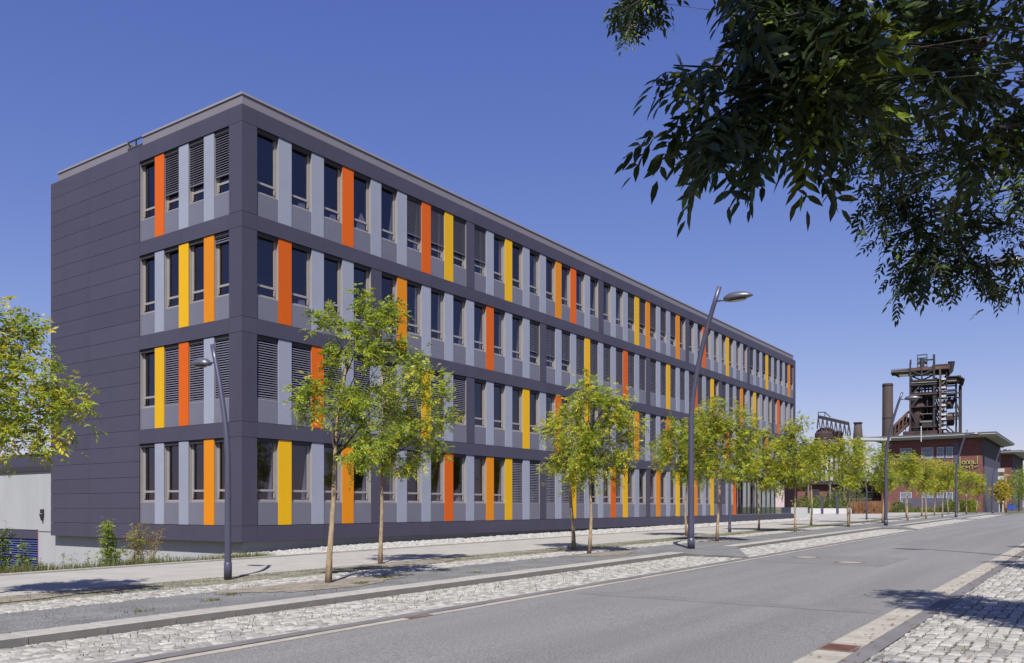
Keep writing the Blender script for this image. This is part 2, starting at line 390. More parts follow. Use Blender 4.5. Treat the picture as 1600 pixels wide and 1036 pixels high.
# kerb stones of the bays, 1 m long, each one a stone
kerb_root = place('kerb', None, None, (0,0,0), kind='structure')
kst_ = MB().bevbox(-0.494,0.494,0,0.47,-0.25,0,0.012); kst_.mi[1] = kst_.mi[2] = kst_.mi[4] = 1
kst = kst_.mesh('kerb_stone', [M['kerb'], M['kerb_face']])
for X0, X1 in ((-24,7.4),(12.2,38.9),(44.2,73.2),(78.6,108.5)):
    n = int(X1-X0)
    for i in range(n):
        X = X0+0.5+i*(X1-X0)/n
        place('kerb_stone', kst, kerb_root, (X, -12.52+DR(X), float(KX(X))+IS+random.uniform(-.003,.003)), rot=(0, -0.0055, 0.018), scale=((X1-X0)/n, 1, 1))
# pavement edging (thin stones) front and back
edg = place('pavement_edging', None, None, (0,0,0), kind='structure')
est = MB().bevbox(-0.496,0.496,0,0.10,-0.2,0,0.008).mesh('edging_stone', M['kerb'])
for i in range(85):
    X = -24+i
    place('edging_stone', est, edg, (X, -7.59+DR(X), float(KX(X))+IS+0.012), rot=(0,-0.0055,0.018+random.uniform(-.003,.003)))
    place('edging_stone', est, edg, (X, -3.09+DR(X), float(KX(X))+IS+0.045), rot=(0,-0.0055,0.018+random.uniform(-.003,.003)))
# gutter tiles, left (long and narrow) and right (broad)
gl = place('left_gutter', None, None, (0,0,0), kind='structure')
gm = MB().bevbox(-0.495,0.495,0,0.15,-0.1,0,0.005).mesh('gutter_tile', M['gutter'])
for i in range(110):
    X = -22+i
    place('gutter_tile', gm, gl, (X, -14.945+DR(X), float(KX(X))+0.010+random.uniform(-.002,.002)), rot=(0,-0.0055,0.018))
gr = place('right_gutter', None, None, (0,0,0), kind='structure')
gm = MB().bevbox(-0.1625,0.1625,0,0.385,-0.1,0,0.005).mesh('gutter_tile', M['gutter'])
for i in range(190):
    X = -14+i*0.33
    if -7.95 < X < -7.45: continue
    place('gutter_tile', gm, gr, (X, -21.09+0.004*X, float(KX(X))+0.008+random.uniform(-.002,.002)), rot=(0,-0.0055,0.004+random.uniform(-.006,.006)))

# cobbles ------------------------------------------------------------
def stone_variant(sd_):
    r = random.Random(sd_); j = lambda a: r.uniform(-a, a); c = [r.uniform(.06,.34) for _ in range(4)]
    fp = [(-.5+c[0],-.5),(.5-c[1],-.5),(.5,-.5+c[1]),(.5,.5-c[2]),(.5-c[2],.5),(-.5+c[3],.5),(-.5,.5-c[3]),(-.5,-.5+c[0])]
    fp = [(x+j(.03), y+j(.04)) for x, y in fp]; tz = [j(.05) for _ in range(8)]
    v = [(x, y, -.7) for x, y in fp]+[(x, y, -.25+j(.05)) for x, y in fp]+[(x*.76, y*.74, tz[i]) for i, (x, y) in enumerate(fp)]+[(j(.1), j(.1), .04+j(.05))]
    f = [(i,(i+1)%8,8+(i+1)%8,8+i) for i in range(8)]+[(8+i,8+(i+1)%8,16+(i+1)%8,16+i) for i in range(8)]+[(16+i,16+(i+1)%8,24) for i in range(8)]
    return v, f
SV = [stone_variant(i) for i in range(8)]
SVM = []
for v, f in SV: SVM.append(MB().add(v, f).mesh('cobble_stone', M['cobble']))
def lay(x0, x1, y0, y1, ax, ay, side, clip=None):
    out = []; y = y0; row = 0
    while y < y1-ay*0.4:
        h = ay*random.uniform(.9, 1.1)
        if y+h > y1: h = y1-y
        x = x0+random.uniform(0, ax)
        while x < x1:
            wd = ax*random.uniform(.75, 1.3)
            cx, cy = x+wd/2, y+h/2
            if clip is None or clip(cx, cy):
                d = DR(cx) if side == 'L' else 0.004*cx
                out.append((cx, cy+d+random.uniform(-.1,.1)*ay, float(KX(cx)), random.uniform(-.09,.09), wd-0.008, h*random.uniform(.92,1.06)-0.006, 0.05))
            x += wd
        y += h; row += 1
    return out
def lay_out(root, items, dz, near_n):
    items = [(x, y, z+dz+random.uniform(-.004,.004), a, sx, sy, sz) for x, y, z, a, sx, sy, sz in items]
    items.sort(key=lambda t: (t[0]-CAM[0])*VD[0]+(t[1]-CAM[1])*VD[1] if inview(t) else 1e3+t[0])
    for it in items[:near_n]:
        place('cobble_stone', random.choice(SVM), root, it[:3], rot=(random.uniform(-.018,.018), random.uniform(-.018,.018), it[3]), scale=it[4:])
    mb = MB()
    for it in items[near_n:]:
        v, f = random.choice(SV); c, s = math.cos(it[3]), math.sin(it[3])
        mb.add([(it[0]+(a*it[4])*c-(b*it[5])*s, it[1]+(a*it[4])*s+(b*it[5])*c, it[2]+cc*it[6]) for a, b, cc in v], f)
    if mb.v: mb.build('cobble_stones', M['cobble'], root, kind='stuff')
def inview(t):
    dx, dy = t[0]-CAM[0], t[1]-CAM[1]; d = dx*VD[0]+dy*VD[1]; r = dx*RD[0]+dy*RD[1]
    return d > 6 and abs(r/d) < 0.60 and 792+1334*1.55/d < 1040
cl = place('left_cobble_paving', None, None, (0,0,0), kind='structure')
it = lay(-14, 7.3, -14.53, -12.54, .165, .135, 'L')
it += lay(7.6, 38.7, -14.53, -12.54, .20, .165, 'L', lambda x, y: x > 12.2 - 4.4*(-12.5-y)/2.0)
it += lay(40.2, 73, -14.53, -12.54, .24, .20, 'L', lambda x, y: x > 44.2 - 4.0*(-12.5-y)/2.0)
it += lay(74.6, 108, -14.53, -12.54, .40, .33, 'L', lambda x, y: x > 78.6 - 4.0*(-12.5-y)/2.0)
lay_out(cl, it, 0.0, 300)
cr = place('right_cobble_paving', None, None, (0,0,0), kind='structure')
it = lay(-11, 40, -25.6, -21.32, .195, .145, 'R')
lay_out(cr, it, 0.008, 300)
# fine white setts in the band of the island
sb = place('sett_band', None, None, (0,0,0), kind='structure')
mb = MB()
for it in lay(-13.5, 30, -10.03, -8.97, .115, .105, 'L') + lay(30, 110, -10.03, -8.97, .26, .18, 'L'):
    v, f = random.choice(SV); c, s = math.cos(it[3]), math.sin(it[3]); zo = IS+0.008+random.uniform(-.008,.008)
    mb.add([(it[0]+(a*it[4])*c-(b*it[5])*s, it[1]+(a*it[4])*s+(b*it[5])*c, it[2]+zo+cc*it[6]) for a, b, cc in v], f)
mb.build('setts', M['cobble'], sb, kind='stuff')

# white pebble bed along the facade ------------------------------------
def peb_z(X, Y):
    return float(KX(X))+IS-0.02 - 0.085*sm((Y+2.6)/2.4)*sm((6-X)/6) + 0.05*sm((X-8)/20)*sm((Y+2.6)/2)
mb = MB()
for i in range(66):
    for j in range(5):
        X0 = -0.6+i*0.95; X1 = X0+0.95; ya = lambda X, q: (-2.99+DR(X))+(0.34+2.99-DR(X))*q/5
        q = [(X0, ya(X0,j)), (X1, ya(X1,j)), (X1, ya(X1,j+1)), (X0, ya(X0,j+1))]
        mb.add([(a, b, peb_z(a, b)-0.02) for a, b in q], [(0,1,2,3)])
bed = mb.build('pebble_bed', mat('pebble_bed', (0.40,0.39,0.37), 0.95, var=0.25, scale=14, bump=1.0, bscale=14, speck=0.35, spscale=12), kind='structure')
PV = []
for k in range(8):
    r = random.Random(k+50)
    vv = [(a*r.uniform(.7,1), b*r.uniform(.7,1), c*r.uniform(.6,.9)) for a in (-1,1) for b in (-1,1) for c in (-1,1)]
    vv += [(0,0,r.uniform(1.0,1.2)), (r.uniform(1.1,1.4),0,0), (-r.uniform(1.1,1.4),0,0), (0,-r.uniform(1.1,1.4),0)]
    ff = [(1,3,8),(3,7,8),(7,5,8),(5,1,8),(4,5,9),(5,7,9),(7,6,9),(6,4,9),(0,2,10),(2,3,10),(3,1,10),(1,0,10),(0,1,11),(1,5,11),(5,4,11),(4,0,11),(2,6,7,3)]
    PV.append((vv, ff))
mb = MB()
for i in range(11000):
    X = -0.6+61.5*(random.random()**1.7); Y = random.uniform(-2.97+DR(X), 0.28)
    s_ = random.uniform(.028,.062)*(1+X*0.012); v, f = random.choice(PV); a = random.random()*6.28; c, s = math.cos(a), math.sin(a)
    z = peb_z(X, Y)+random.uniform(-.01,.03)
    mb.add([(X+(p*c-q*s)*s_, Y+(p*s+q*c)*s_, z+w_*s_*.8) for p, q, w_ in v], f)
mb.build('pebbles', M['pebble'], bed, kind='stuff')

# soil round the near trees, covers and drains --------------------------
def patch(name, cx, cy, rx, ry, m, dz):
    mb = MB(); n = 40; r = random.Random(int(cx*100))
    pts = [(0, 0)]; 
    for i in range(n):
        a = 2*math.pi*i/n; k = 1+0.18*math.sin(3*a+r.random())+r.uniform(-.10,.10)
        pts.append((rx*k*math.cos(a), ry*k*math.sin(a)))
    mb.add([(cx+x, cy+y, float(KX(cx+x))+dz) for x, y in pts], [(0, i+1, (i+1) % n+1) for i in range(n)])
    return mb.build(name, m, kind='structure')
patch('tree_pit_soil', -6.2, -10.75, 2.3, 0.75, M['earth'], IS+0.003)
patch('tree_pit_soil', -1.2, -8.25, 2.2, 0.62, M['earth'], IS+0.003)
patch('tree_pit_soil', 5.4, -10.7, 1.6, 0.60, M['earth'], IS+0.003)
patch('tree_pit_soil', 7.4, -8.2, 1.6, 0.45, M['earth'], IS+0.003)
patch('tree_pit_soil', -12.0, -8.2, 3.2, 0.6, M['earth'], IS+0.003)
for X, Y in ((15.3,-10.4),(19.6,-7.9),(28.1,-9.9),(29.2,-7.5)): patch('tree_pit_soil', X, Y, 1.3, 0.42, M['earth'], IS+0.003)
for (x0,x1,y0,y1) in ((6.0,9.9,-18.6,-15.2),(18.0,24.0,-17.4,-16.6),(-4.2,-3.7,-20.6,-15.3)):
    MB().add([(x0,y0,float(KX(x0))+.0035),(x1,y0+.05,float(KX(x1))+.0035),(x1,y1+.05,float(KX(x1))+.0035),(x0,y1,float(KX(x0))+.0035)], [(0,1,2,3)]).build('road_repair_patch', M['patch'], kind='structure')
mb = MB(); rl_ = random.Random(4)
for i in range(900):
    q = rl_.random()
    X = rl_.uniform(-12,26)
    if q < .35: Y = -21.1+0.004*X+rl_.gauss(0,.18)
    elif q < .55: Y = rl_.uniform(-25.5,-21.3)
    elif q < .8: Y = -12.62+DR(X)-abs(rl_.gauss(0,.15))
    else: Y = rl_.uniform(-12,-7.6)+DR(X)
    z = float(KX(X))+(IS+.012 if Y > -12.4+DR(X) else .022); a = rl_.random()*6.28; s_ = rl_.uniform(.018,.042); c, s2 = math.cos(a)*s_, math.sin(a)*s_
    mb.add([(X-c,Y-s2,z),(X+s2*.4,Y-c*.4,z+.012),(X+c,Y+s2,z+.004),(X-s2*.4,Y+c*.4,z+.010)], [(0,1,2,3)])
mb.build('fallen_leaves', M['dry'], None, kind='stuff', label='small dry brown leaves scattered along the gutters and cobbles', category='fallen leaves')
def manhole(X, Y, lab):
    mt = thing('manhole_cover', lab, 'manhole cover', (X, Y, float(KX(X))), group='round manhole covers in the road')
    mb = MB(); n = 32
    ring = []
    for r0, z in ((0.42,0.004),(0.42,0.010),(0.31,0.010)):
        ring += [(r0*math.cos(2*math.pi*i/n), r0*math.sin(2*math.pi*i/n), z) for i in range(n)]
    mb.add(ring, [(a*n+i, a*n+(i+1) % n, (a+1)*n+(i+1) % n, (a+1)*n+i) for a in (0,1) for i in range(n)])
    mb.build('rim', M['iron'], mt)
    d = MB(); d.add([(0.305*math.cos(2*math.pi*i/n), 0.305*math.sin(2*math.pi*i/n), 0.009) for i in range(n)], [tuple(range(n))])
    d.add([(0.305*math.cos(2*math.pi*i/n), 0.305*math.sin(2*math.pi*i/n), 0.0) for i in range(n)], [])
    d.build('lid', M['concrete_disc'], mt)
manhole(8.67, -15.85, 'round concrete-filled manhole cover in the road, the farther one nearer the left kerb')
manhole(7.06, -17.52, 'round concrete-filled manhole cover in the road, the nearer one towards mid lane')
def drain(X, Y, L_, W_, rz, lab):
    t_ = thing('drain_grate', lab, 'drain grate', (X, Y, float(KX(X))), rz)
    mb = MB(); mb.box(-L_/2,L_/2,-W_/2,-W_/2+.03,-.05,.016); mb.box(-L_/2,L_/2,W_/2-.03,W_/2,-.05,.016)
    mb.box(-L_/2,-L_/2+.03,-W_/2+.03,W_/2-.03,-.05,.016); mb.box(L_/2-.03,L_/2,-W_/2+.03,W_/2-.03,-.05,.016)
    mb.box(-L_/2+.03,L_/2-.03,-W_/2+.03,W_/2-.03,-.05,.0045); mb.build('frame', M['iron'], t_)
    for i in range(9):
        x = -L_/2+.05+i*(L_-.1)/8
        MB().box(x-.012,x+.012,-W_/2+.03,W_/2-.03,.005,.015).build('bar', M['corten'], t_)
drain(-7.70, -20.92, .50, .385, 0.004, 'rusty rectangular drain grate set in the right-hand gutter tiles')
drain(-8.35, -15.02, .55, .16, 0.018, 'rust-brown narrow drain grate in the left gutter line')

# ------------------------------------------------------------------ office building
B = thing('office_building', 'four-storey dark grey office building with grey, yellow, orange and red-orange vertical facade fins', 'office building', (0,0,0))
X1B, Y1B = 60.62, 12.40
Z_BOT, Z_TOP = 0.416, 14.94
OB = [0.966+3.481*i for i in range(4)]; OH = 2.96        # opening bottoms and height
SILL = 0.82
T = 0.05        # panel thickness
RF = 0.05       # fins and spandrels sit this far back
RW = 0.17       # window plane
BAYS = 40
def facade_long(name, me, x, z, parent=B, **p): return place(name, me, parent, (x, 0, z), **p)
def L2(x, y, z): return (x, y, z)
# panels: local frame u along the wall, v outward negative.  side 0 = long facade, side 1 = short facade
def side_loc(side, u, inn, z):      # u along, inn inward depth
    return (u, inn, z) if side == 0 else (inn, u, z)
def side_rot(side): return None if side == 0 else (0, 0, math.radians(90))
meshcache = {}
def panel_mesh(w, h, t_, m, side, nm):
    k = (round(w,3), round(h,3), t_, m.name, side)
    if k not in meshcache:
        j = 0.006
        if side == 0: mb = MB().box(j, w-j, 0, t_, j, h-j)
        else: mb = MB().box(0, t_, j, w-j, j, h-j)
        meshcache[k] = mb.mesh(nm, m)
    return meshcache[k]
def panel(name, side, u, z, w, h, inn=0, t_=T, m=None, **p):
    return place(name, panel_mesh(w, h, t_, m or M['panel'], side, name), B, side_loc(side, u, inn, z), **p)
# corner profile strips: corner panels overlap as a mitred pair
band_z = [(Z_BOT, OB[0])] + [(OB[i]+OH, OB[i+1]) for i in range(3)] + [(OB[3]+OH, Z_TOP)]
C0 = 0.62
def corner_panel(z0, z1, w, side):
    j = 0.006
    if side == 0: poly = [(0.0,0.0),(w-j,0.0),(w-j,T),(T,T)]
    else: poly = [(0.0,0.003),(T-0.003,T),(T-0.003,w-j),(0.0,w-j)]
    MB().prism(poly, z0+j, z1-j).build('corner_panel', M['panel'], B)
allz = []
for i, (a, b) in enumerate(band_z):
    allz.append((a, b))
    if i < 4: allz.append((b, b+OH))
for a, b in allz:
    corner_panel(a, b, C0, 0); corner_panel(a, b, 0.68, 1)
# long-facade bands
for a, b in band_z:
    x = C0; 
    for i in range(20):
        wv = (BAYS*1.5-0.57+0.0)/20.0 if True else 3
        if i == 19: wv = X1B-x
        panel('facade_panel', 0, x, a, wv, b-a); x += wv
# end pier of upper floors (ground floor end is open glazing)
XE = C0+BAYS*1.5-0.57
for i in range(1, 4): panel('facade_panel', 0, XE, OB[i], X1B-XE, OH)
# short facade
YO0, YO1 = 0.68, 5.96
for a, b in band_z:
    y = YO0
    for k in range(2):
        panel('facade_panel', 1, y, a, (YO1-YO0)/2, b-a); y += (YO1-YO0)/2
rows = [Z_BOT]
for i in range(4):
    if i == 0: rows.append(OB[0])
    for k in range(1, 6): rows.append(OB[i]+OH*k/5.1)
    rows.append(OB[i]+3.481 if i < 3 else Z_TOP)
for a, b in zip(rows[:-1], rows[1:]):
    panel('facade_panel', 1, YO1, a, 9.38-YO1, b-a); panel('facade_panel', 1, 9.38, a, Y1B-9.38, b-a)
# dark core behind the panels, with the openings left free
core = MB(); tb = 0.14
for a, b in band_z: core.box(T+.002, X1B-.02, T+.002, T+tb, a+.01, b-.012)
for a, b in band_z: core.box(T+.002, T+tb, T+tb+.002, YO1+0.1, a+.01, b-.012)
core.box(T+.002, T+tb, YO1+.1, Y1B-.02, Z_BOT+.01, Z_TOP-.01)
for i in range(4): core.box(T+.002, C0-.012, T+.002, T+tb, OB[i]-.012, OB[i]+OH+.01); core.box(T+.002, T+tb, T+tb+.002, YO0-.012, OB[i]-.012, OB[i]+OH+.01)
for i in range(1, 4): core.box(XE+.012, X1B-.02, T+.002, T+tb, OB[i]-.012, OB[i]+OH+.01)
core.build('sheathing', M['core'], B)
# far and back walls, roof, floors
MB().box(X1B-.02,X1B,0.05,Y1B,OB[1]-.5,Z_TOP).build('end_wall', M['panel'], B)
MB().box(.05,X1B,Y1B-.02,Y1B,Z_BOT,Z_TOP).build('back_wall', M['panel'], B)
MB().box(.2,X1B-.1,.2,Y1B-.1,Z_TOP-.3,Z_TOP-.05).build('roof', M['roof'], B)
for i in range(4):
    z = OB[i]+0.05
    MB().box(T+tb+.01, X1B-.1, T+tb+.01, Y1B-.1, z-.33, z).build('floor_slab', M['inner'], B)
iw = MB()
for i in range(4):
    xe = X1B-.3 if i else 44.9
    iw.box(4.6, xe, 4.6, 4.75, OB[i]+.05, OB[i]+3.1); iw.box(4.6,4.75,4.75,9,OB[i]+.05,OB[i]+3.1)
    k = 6.0
    while k < xe-2: iw.box(k, k+.12, .9, 4.6, OB[i]+.05, OB[i]+3.1); k += 4.5
iw.build('inner_wall', M['inner'], B)

CODE = {  # facade colours left to right, read off the photograph
 3: 'GGRGGRYDGYGGORGDGGYOGGODGRGGYGGDGGYGGGO',
 2: 'RGGDOGGGRGGDGGYGGRGDGYGGRGYDGGOGYGGDRGG',
 1: 'GRGGGYGDGGYGRGYDGGOGGRGDGOGGRGGDGGOGGYG',
 0: 'YGODGGRGOYGDGYGGRYGDOGYGOGYDGR'}
BL = {3: {k:'m' for k in (5,6,7,8,18,19,20,21,22,32,33,34,35,36,37,38,39)},
      2: {k:('m' if k < 14 else 'f') for k in list(range(11,27))+[28,29,30]},
      1: {k:('m' if k == 7 else 'f') for k in list(range(0,8))+list(range(16,24))},
      0: {k:'f' for k in (10,11,12,13,14,27,28)}}
FM = {'G': M['fin_grey'], 'R': M['fin_red'], 'O': M['fin_orange'], 'Y': M['fin_yellow'], 'D': M['panel']}
FL = {'G': None, 'R': 'red-orange facade fin', 'O': 'orange facade fin', 'Y': 'yellow facade fin', 'D': 'dark grey facade fin'}
FW, WW = 0.57, 0.93
def fin_mesh(c, side, w=FW):
    k = ('fin', c, side, w)
    if k not in meshcache:
        # box with side cheeks reaching back to the window plane
        mb = MB()
        if side == 0: mb.box(0, w, 0, .03, .012, OH-.012)
        else: mb.box(0, .03, 0, w, .012, OH-.012)
        meshcache[k] = mb.mesh('fin', FM[c])
    return meshcache[k]
def jamb_mesh(side, w):
    k = ('jamb', side, w)
    if k not in meshcache:
        mb = MB()
        if side == 0: mb.box(.012, w-.012, .031, RW-RF+.10, .01, OH-.01)
        else: mb.box(.031, RW-RF+.10, .012, w-.012, .01, OH-.01)
        meshcache[k] = mb.mesh('jamb', M['alu'])
    return meshcache[k]
WH = OH-SILL
def win_mesh(side, w):
    k = ('win', side, w)
    if k in meshcache: return meshcache[k]
    f = .065; d = .07; mb = MB()
    def bx(u0,u1,i0,i1,z0,z1):
        if side == 0: mb.box(u0,u1,i0,i1,z0,z1)
        else: mb.box(i0,i1,u0,u1,z0,z1)
    bx(.002,f,0,d,.0,WH-.002); bx(w-f,w-.002,0,d,.0,WH-.002); bx(f,w-f,0,d,.0,f); bx(f,w-f,0,d,WH-f,WH-.002)
    bx(f,w-f,.0,d,.34,.34+.075)
    bx(.004,w-.004,-.10,-.002,-.03,-.005)                      # metal sill
    # hinged lower light with its own slim frame
    g2 = .03
    bx(f,f+g2,.01,.05,f,.34); bx(w-f-g2,w-f,.01,.05,f,.34); bx(w-f-.05,w-f-.01,-.03,.01,.12,.30)
    # sash frame of the upper light
    bx(f,f+g2,.01,.05,.415,WH-f); bx(w-f-g2,w-f,.01,.05,.415,WH-f)
    meshcache[k] = mb.mesh('window', M['alu']); return meshcache[k]
def pane_mesh(side, w, z0, z1):
    k = ('pane', side, w, z0)
    if k not in meshcache:
        mb = MB()
        a, b = .096, w-.096
        if side == 0: mb.add([(a,.035,z0),(b,.035,z0),(b,.035,z1),(a,.035,z1)], [(0,1,2,3)])
        else: mb.add([(.035,a,z0),(.035,b,z0),(.035,b,z1),(.035,a,z1)], [(0,3,2,1)])
        meshcache[k] = mb.mesh('pane', M['glass'])
    return meshcache[k]
def blind_mesh(side, w, kind, var=0):
    k = ('blind', side, w, kind, var)
    if k in meshcache: return meshcache[k]
    z1 = WH-.02; z0 = {'f': .03, 'm': .56+.07*var, 's': WH-.35}[kind]; mb = MB()
    def bx(u0,u1,i0,i1,za,zb):
        if side == 0: mb.box(u0,u1,i0,i1,za,zb)
        else: mb.box(i0,i1,u0,u1,za,zb)
    bx(.02,w-.02,-.10,-.02,z1-.09,z1)
    n = int((z1-.09-z0)/.082)
    for i in range(n):
        z = z1-.12-i*.082
        q = [(.03,-.098,z-.018),(w-.03,-.098,z-.018),(w-.03,-.065,z+.016),(.03,-.065,z+.016),(w-.03,-.025,z+.012),(.03,-.025,z+.012)]
        q2 = [(u, i_, zz_-.004) for u, i_, zz_ in q]
        if side == 1: q = [(b_, a_, c_) for a_, b_, c_ in q]; q2 = [(b_, a_, c_) for a_, b_, c_ in q2]
        mb.add(q+q2, [(0,1,2,3),(3,2,4,5),(6,9,8,7),(9,11,10,8),(0,6,7,1),(5,4,10,11)])
    bx(.03,w-.03,-.085,-.03,z1-.12-n*.082-.02,z1-.12-n*.082+.02)
    bx(.008,.024,-.09,-.05,z0,z1); bx(w-.024,w-.008,-.09,-.05,z0,z1)
    meshcache[k] = mb.mesh('blind', M['slat']); return meshcache[k]
def curtain_mesh(side, w, v):
    k = ('cur', side, v)
    if k in meshcache: return meshcache[k]
    r = random.Random(v); mb = MB(); z1 = WH-.1
    if v == 0: poly = [(w-.30,.08),(w-.06,.08),(w-.06,z1),(w-.12,z1*.55),(w-.2,z1*.35)]
    elif v == 1: poly = [(w-.20,.05),(w-.08,.05),(w-.08,z1),(w-.17,z1)]
    elif v == 2: poly = [(w*.35,.05),(w-.1,.05),(w-.12,.5),(w-.3,.75),(w*.5,.45)]
    else: poly = [(w-.5,.02),(w-.1,.02),(w-.14,.28),(w-.4,.25)]
    n = len(poly); d0, d1 = .078, .12
    if side == 1: poly = [(w-u, z) for u, z in poly]
    vv = [(u,d0,z) for u, z in poly]+[(u,d1,z) for u, z in poly]
    if side == 1: vv = [(b_,a_,c_) for a_,b_,c_ in vv]
    mb.add(vv, [tuple(range(n)), tuple(reversed(range(n,2*n)))]+[(i,n+i,n+(i+1) % n,(i+1) % n) for i in range(n)])
    meshcache[k] = mb.mesh('curtain', M['curtain']); return meshcache[k]
def window(side, u, fl, w, blind=None, cur=None):
    zs = OB[fl]+SILL
    wn_ = place('window', win_mesh(side, w), B, side_loc(side, u, RW, zs))
    place('pane', pane_mesh(side, w, .42, WH-.066), wn_, (0,0,0)); place('pane', pane_mesh(side, w, .066, .339), wn_, (0,0,0))
    if ('bb', side, w) not in meshcache: meshcache[('bb', side, w)] = (MB().box(.004,w-.004,-.115,-.004,WH-.13,WH-.004) if side == 0 else MB().box(-.115,-.004,.004,w-.004,WH-.13,WH-.004)).mesh('blind_box_shade', M['core'])
    place('blind_box_shade', meshcache[('bb', side, w)], wn_, (0,0,0))  # near-black blind box added to deepen the header shade at each window
    if blind: place('blind', blind_mesh(side, w, blind, random.randint(0,1) if blind == 'm' else 0), wn_, (0,0,0))
    if cur is not None and blind != 'f': place('curtain', curtain_mesh(side, w, cur), wn_, (0,0,0))
    k = ('sp', side, w)
    if k not in meshcache:
        h = SILL-.03
        meshcache[k] = (MB().box(.008,w-.008,0,.04,.012,h) if side == 0 else MB().box(0,.04,.008,w-.008,.012,h)).mesh('spandrel_panel', M['spandrel'])
        # closes the wall behind the spandrel
    place('spandrel_panel', meshcache[k], B, side_loc(side, u, RF+.005, OB[fl]))
rc = random.Random(3)
CUR = {(3,1):3,(3,2):3,(3,3):2,(3,4):0,(3,13):0,(3,17):0,(2,6):1,(2,7):0,(2,10):0,(0,3):0,(0,9):0,(2,5):1}
for fl in range(4):
    seq = CODE[fl]
    nb = BAYS if fl else 30
    for k in range(nb):
        u = C0+k*1.5
        cur = CUR.get((fl,k)); 
        if cur is None and rc.random() < 0.5: cur = rc.choice([1,1,1,3,0])
        window(0, u, fl, WW, BL[fl].get(k), cur)
        if k < len(seq):
            c = seq[k]; o = place('fin', fin_mesh(c, 0), B, (u+WW, (RF-.02) if c != 'D' else .012, OB[fl]), label=FL[c])
            place('jamb', jamb_mesh(0, FW), B, (u+WW, RF-.02 if c != 'D' else .012, OB[fl]))
# jamb facing at the ends of each opening, head and sill closers, wall behind spandrels
cl_ = MB()
for fl in range(4):
    xe = XE if fl else C0+29*1.5+WW+FW
    cl_.box(C0-.010, C0+.0, T+.001, RW+.08, OB[fl]+.002, OB[fl]+OH-.002)
    if fl: cl_.box(XE, XE+.010, T+.001, RW+.08, OB[fl]+.002, OB[fl]+OH-.002)
    cl_.box(T+.001, RW+.08, YO0-.010, YO0, OB[fl]+.002, OB[fl]+OH-.002); cl_.box(T+.001, RW+.08, YO1, YO1+.01, OB[fl]+.002, OB[fl]+OH-.002)
cl_.build('reveal', M['alu'], B)
pw = MB()
for fl in range(4):
    xe = XE if fl else 45.6
    pw.box(C0, xe, RW, RW+.12, OB[fl], OB[fl]+SILL-.035); pw.box(RW, RW+.12, YO0, YO1, OB[fl], OB[fl]+SILL-.035)
pw.build('parapet_wall', M['core'], B)
# short facade windows
SEQ1 = {3:'GGR', 2:'OYG', 1:'GRY', 0:'OGG'}     # from the corner outwards
BL1 = {3:{0:'m',1:'m',2:'m'}, 2:{0:'s'}, 1:{0:'f',1:'f',2:'f'}, 0:{}}
S_f = [1.54, 2.99, 4.46]; S_w = [(0.68,1.54),(2.09,2.99),(3.54,4.46),(5.02,5.96)]
fw1 = 0.555
for fl in range(4):
    for k, (a, b) in enumerate(S_w):
        window(1, a, fl, round(b-a,3), BL1[fl].get(k), {(2,2):0,(0,2):0,(0,3):None}.get((fl,k)))
    for k, a in enumerate(S_f):
        c = SEQ1[fl][k]
        place('fin', fin_mesh(c, 1, fw1), B, (RF-.02, a, OB[fl]), label=FL[c]); place('jamb', jamb_mesh(1, fw1), B, (RF-.02, a, OB[fl]))
# ground-floor glazing near the far end, set back under the storeys
GX0, GX1 = C0+29*1.5+WW+FW+.02, 57.5
gy = 0.9
mu = MB(); n = 10
for i in range(n+1):
    x = GX0+(GX1-GX0)*i/n; mu.box(x-.03,x+.03,gy-.06,gy+.02,OB[0]+.02,OB[0]+OH)
mu.box(GX0,GX1,gy-.05,gy+.01,OB[0]+OH-.25,OB[0]+OH-.19)
mu.build('mullion', M['core'], B)
for i in range(n):
    a = GX0+(GX1-GX0)*i/n+.03; b = GX0+(GX1-GX0)*(i+1)/n-.03
    MB().add([(a,gy,OB[0]+.03),(b,gy,OB[0]+.03),(b,gy,OB[0]+OH),(a,gy,OB[0]+OH)], [(0,1,2,3)]).build('glass_panel', M['glass_entrance'], B)
MB().add([(GX1,gy,OB[0]+.03),(GX1,Y1B-.2,OB[0]+.03),(GX1,Y1B-.2,OB[0]+OH),(GX1,gy,OB[0]+OH)], [(0,1,2,3)]).build('glass_panel', M['glass_entrance'], B)
for x in (48.3, 52.5, 55.4): MB().tube([(x,2.2,OB[0]+.05),(x,2.2,OB[0]+3.1)], .22, 14).build('column', M['white'], B, smooth=True)
MB().box(GX0-.1,GX0-.02,.1,4.6,OB[0]+.05,OB[0]+3.1).build('inner_wall', M['inner'], B)
MB().box(45.2,X1B-.02,.2,Y1B-.1,OB[1]-.56,OB[1]-.5).build('soffit', M['inner'], B)
# parapet fascia, cap
ps = 0.10; gap0, gap1 = 5.9, 6.9
def fascia(name, m, s, z0, z1, th):
    mb = MB(); xe = X1B-.4
    mb.box(s, xe, s, s+th, z0, z1); mb.box(s, s+th, s+th+.002, gap0, z0, z1); mb.box(s, s+th, gap1, Y1B-.4, z0, z1)
    mb.box(xe-th, xe, s+th+.002, Y1B-.4, z0, z1)
    return mb
fascia('p', None, ps, Z_TOP, 15.30, .25).build('parapet', M['parapet'], B)
MB().box(ps,ps+.25,gap0+.002,gap1-.002,Z_TOP,15.10).box(ps+.002,ps+.05,gap0+.002,gap1-.002,15.33,15.37).box(ps+.002,ps+.05,gap0+.45,gap0+.49,15.101,15.329).build('parapet_gap_frame', M['core'], B)
fascia('c', None, ps-.035, 15.305, 15.375, .33).build('parapet_cap', M['cap'], B)
fascia('c', None, ps+.01, 15.285, 15.304, .2).build('cap_shadow_joint', M['core'], B)
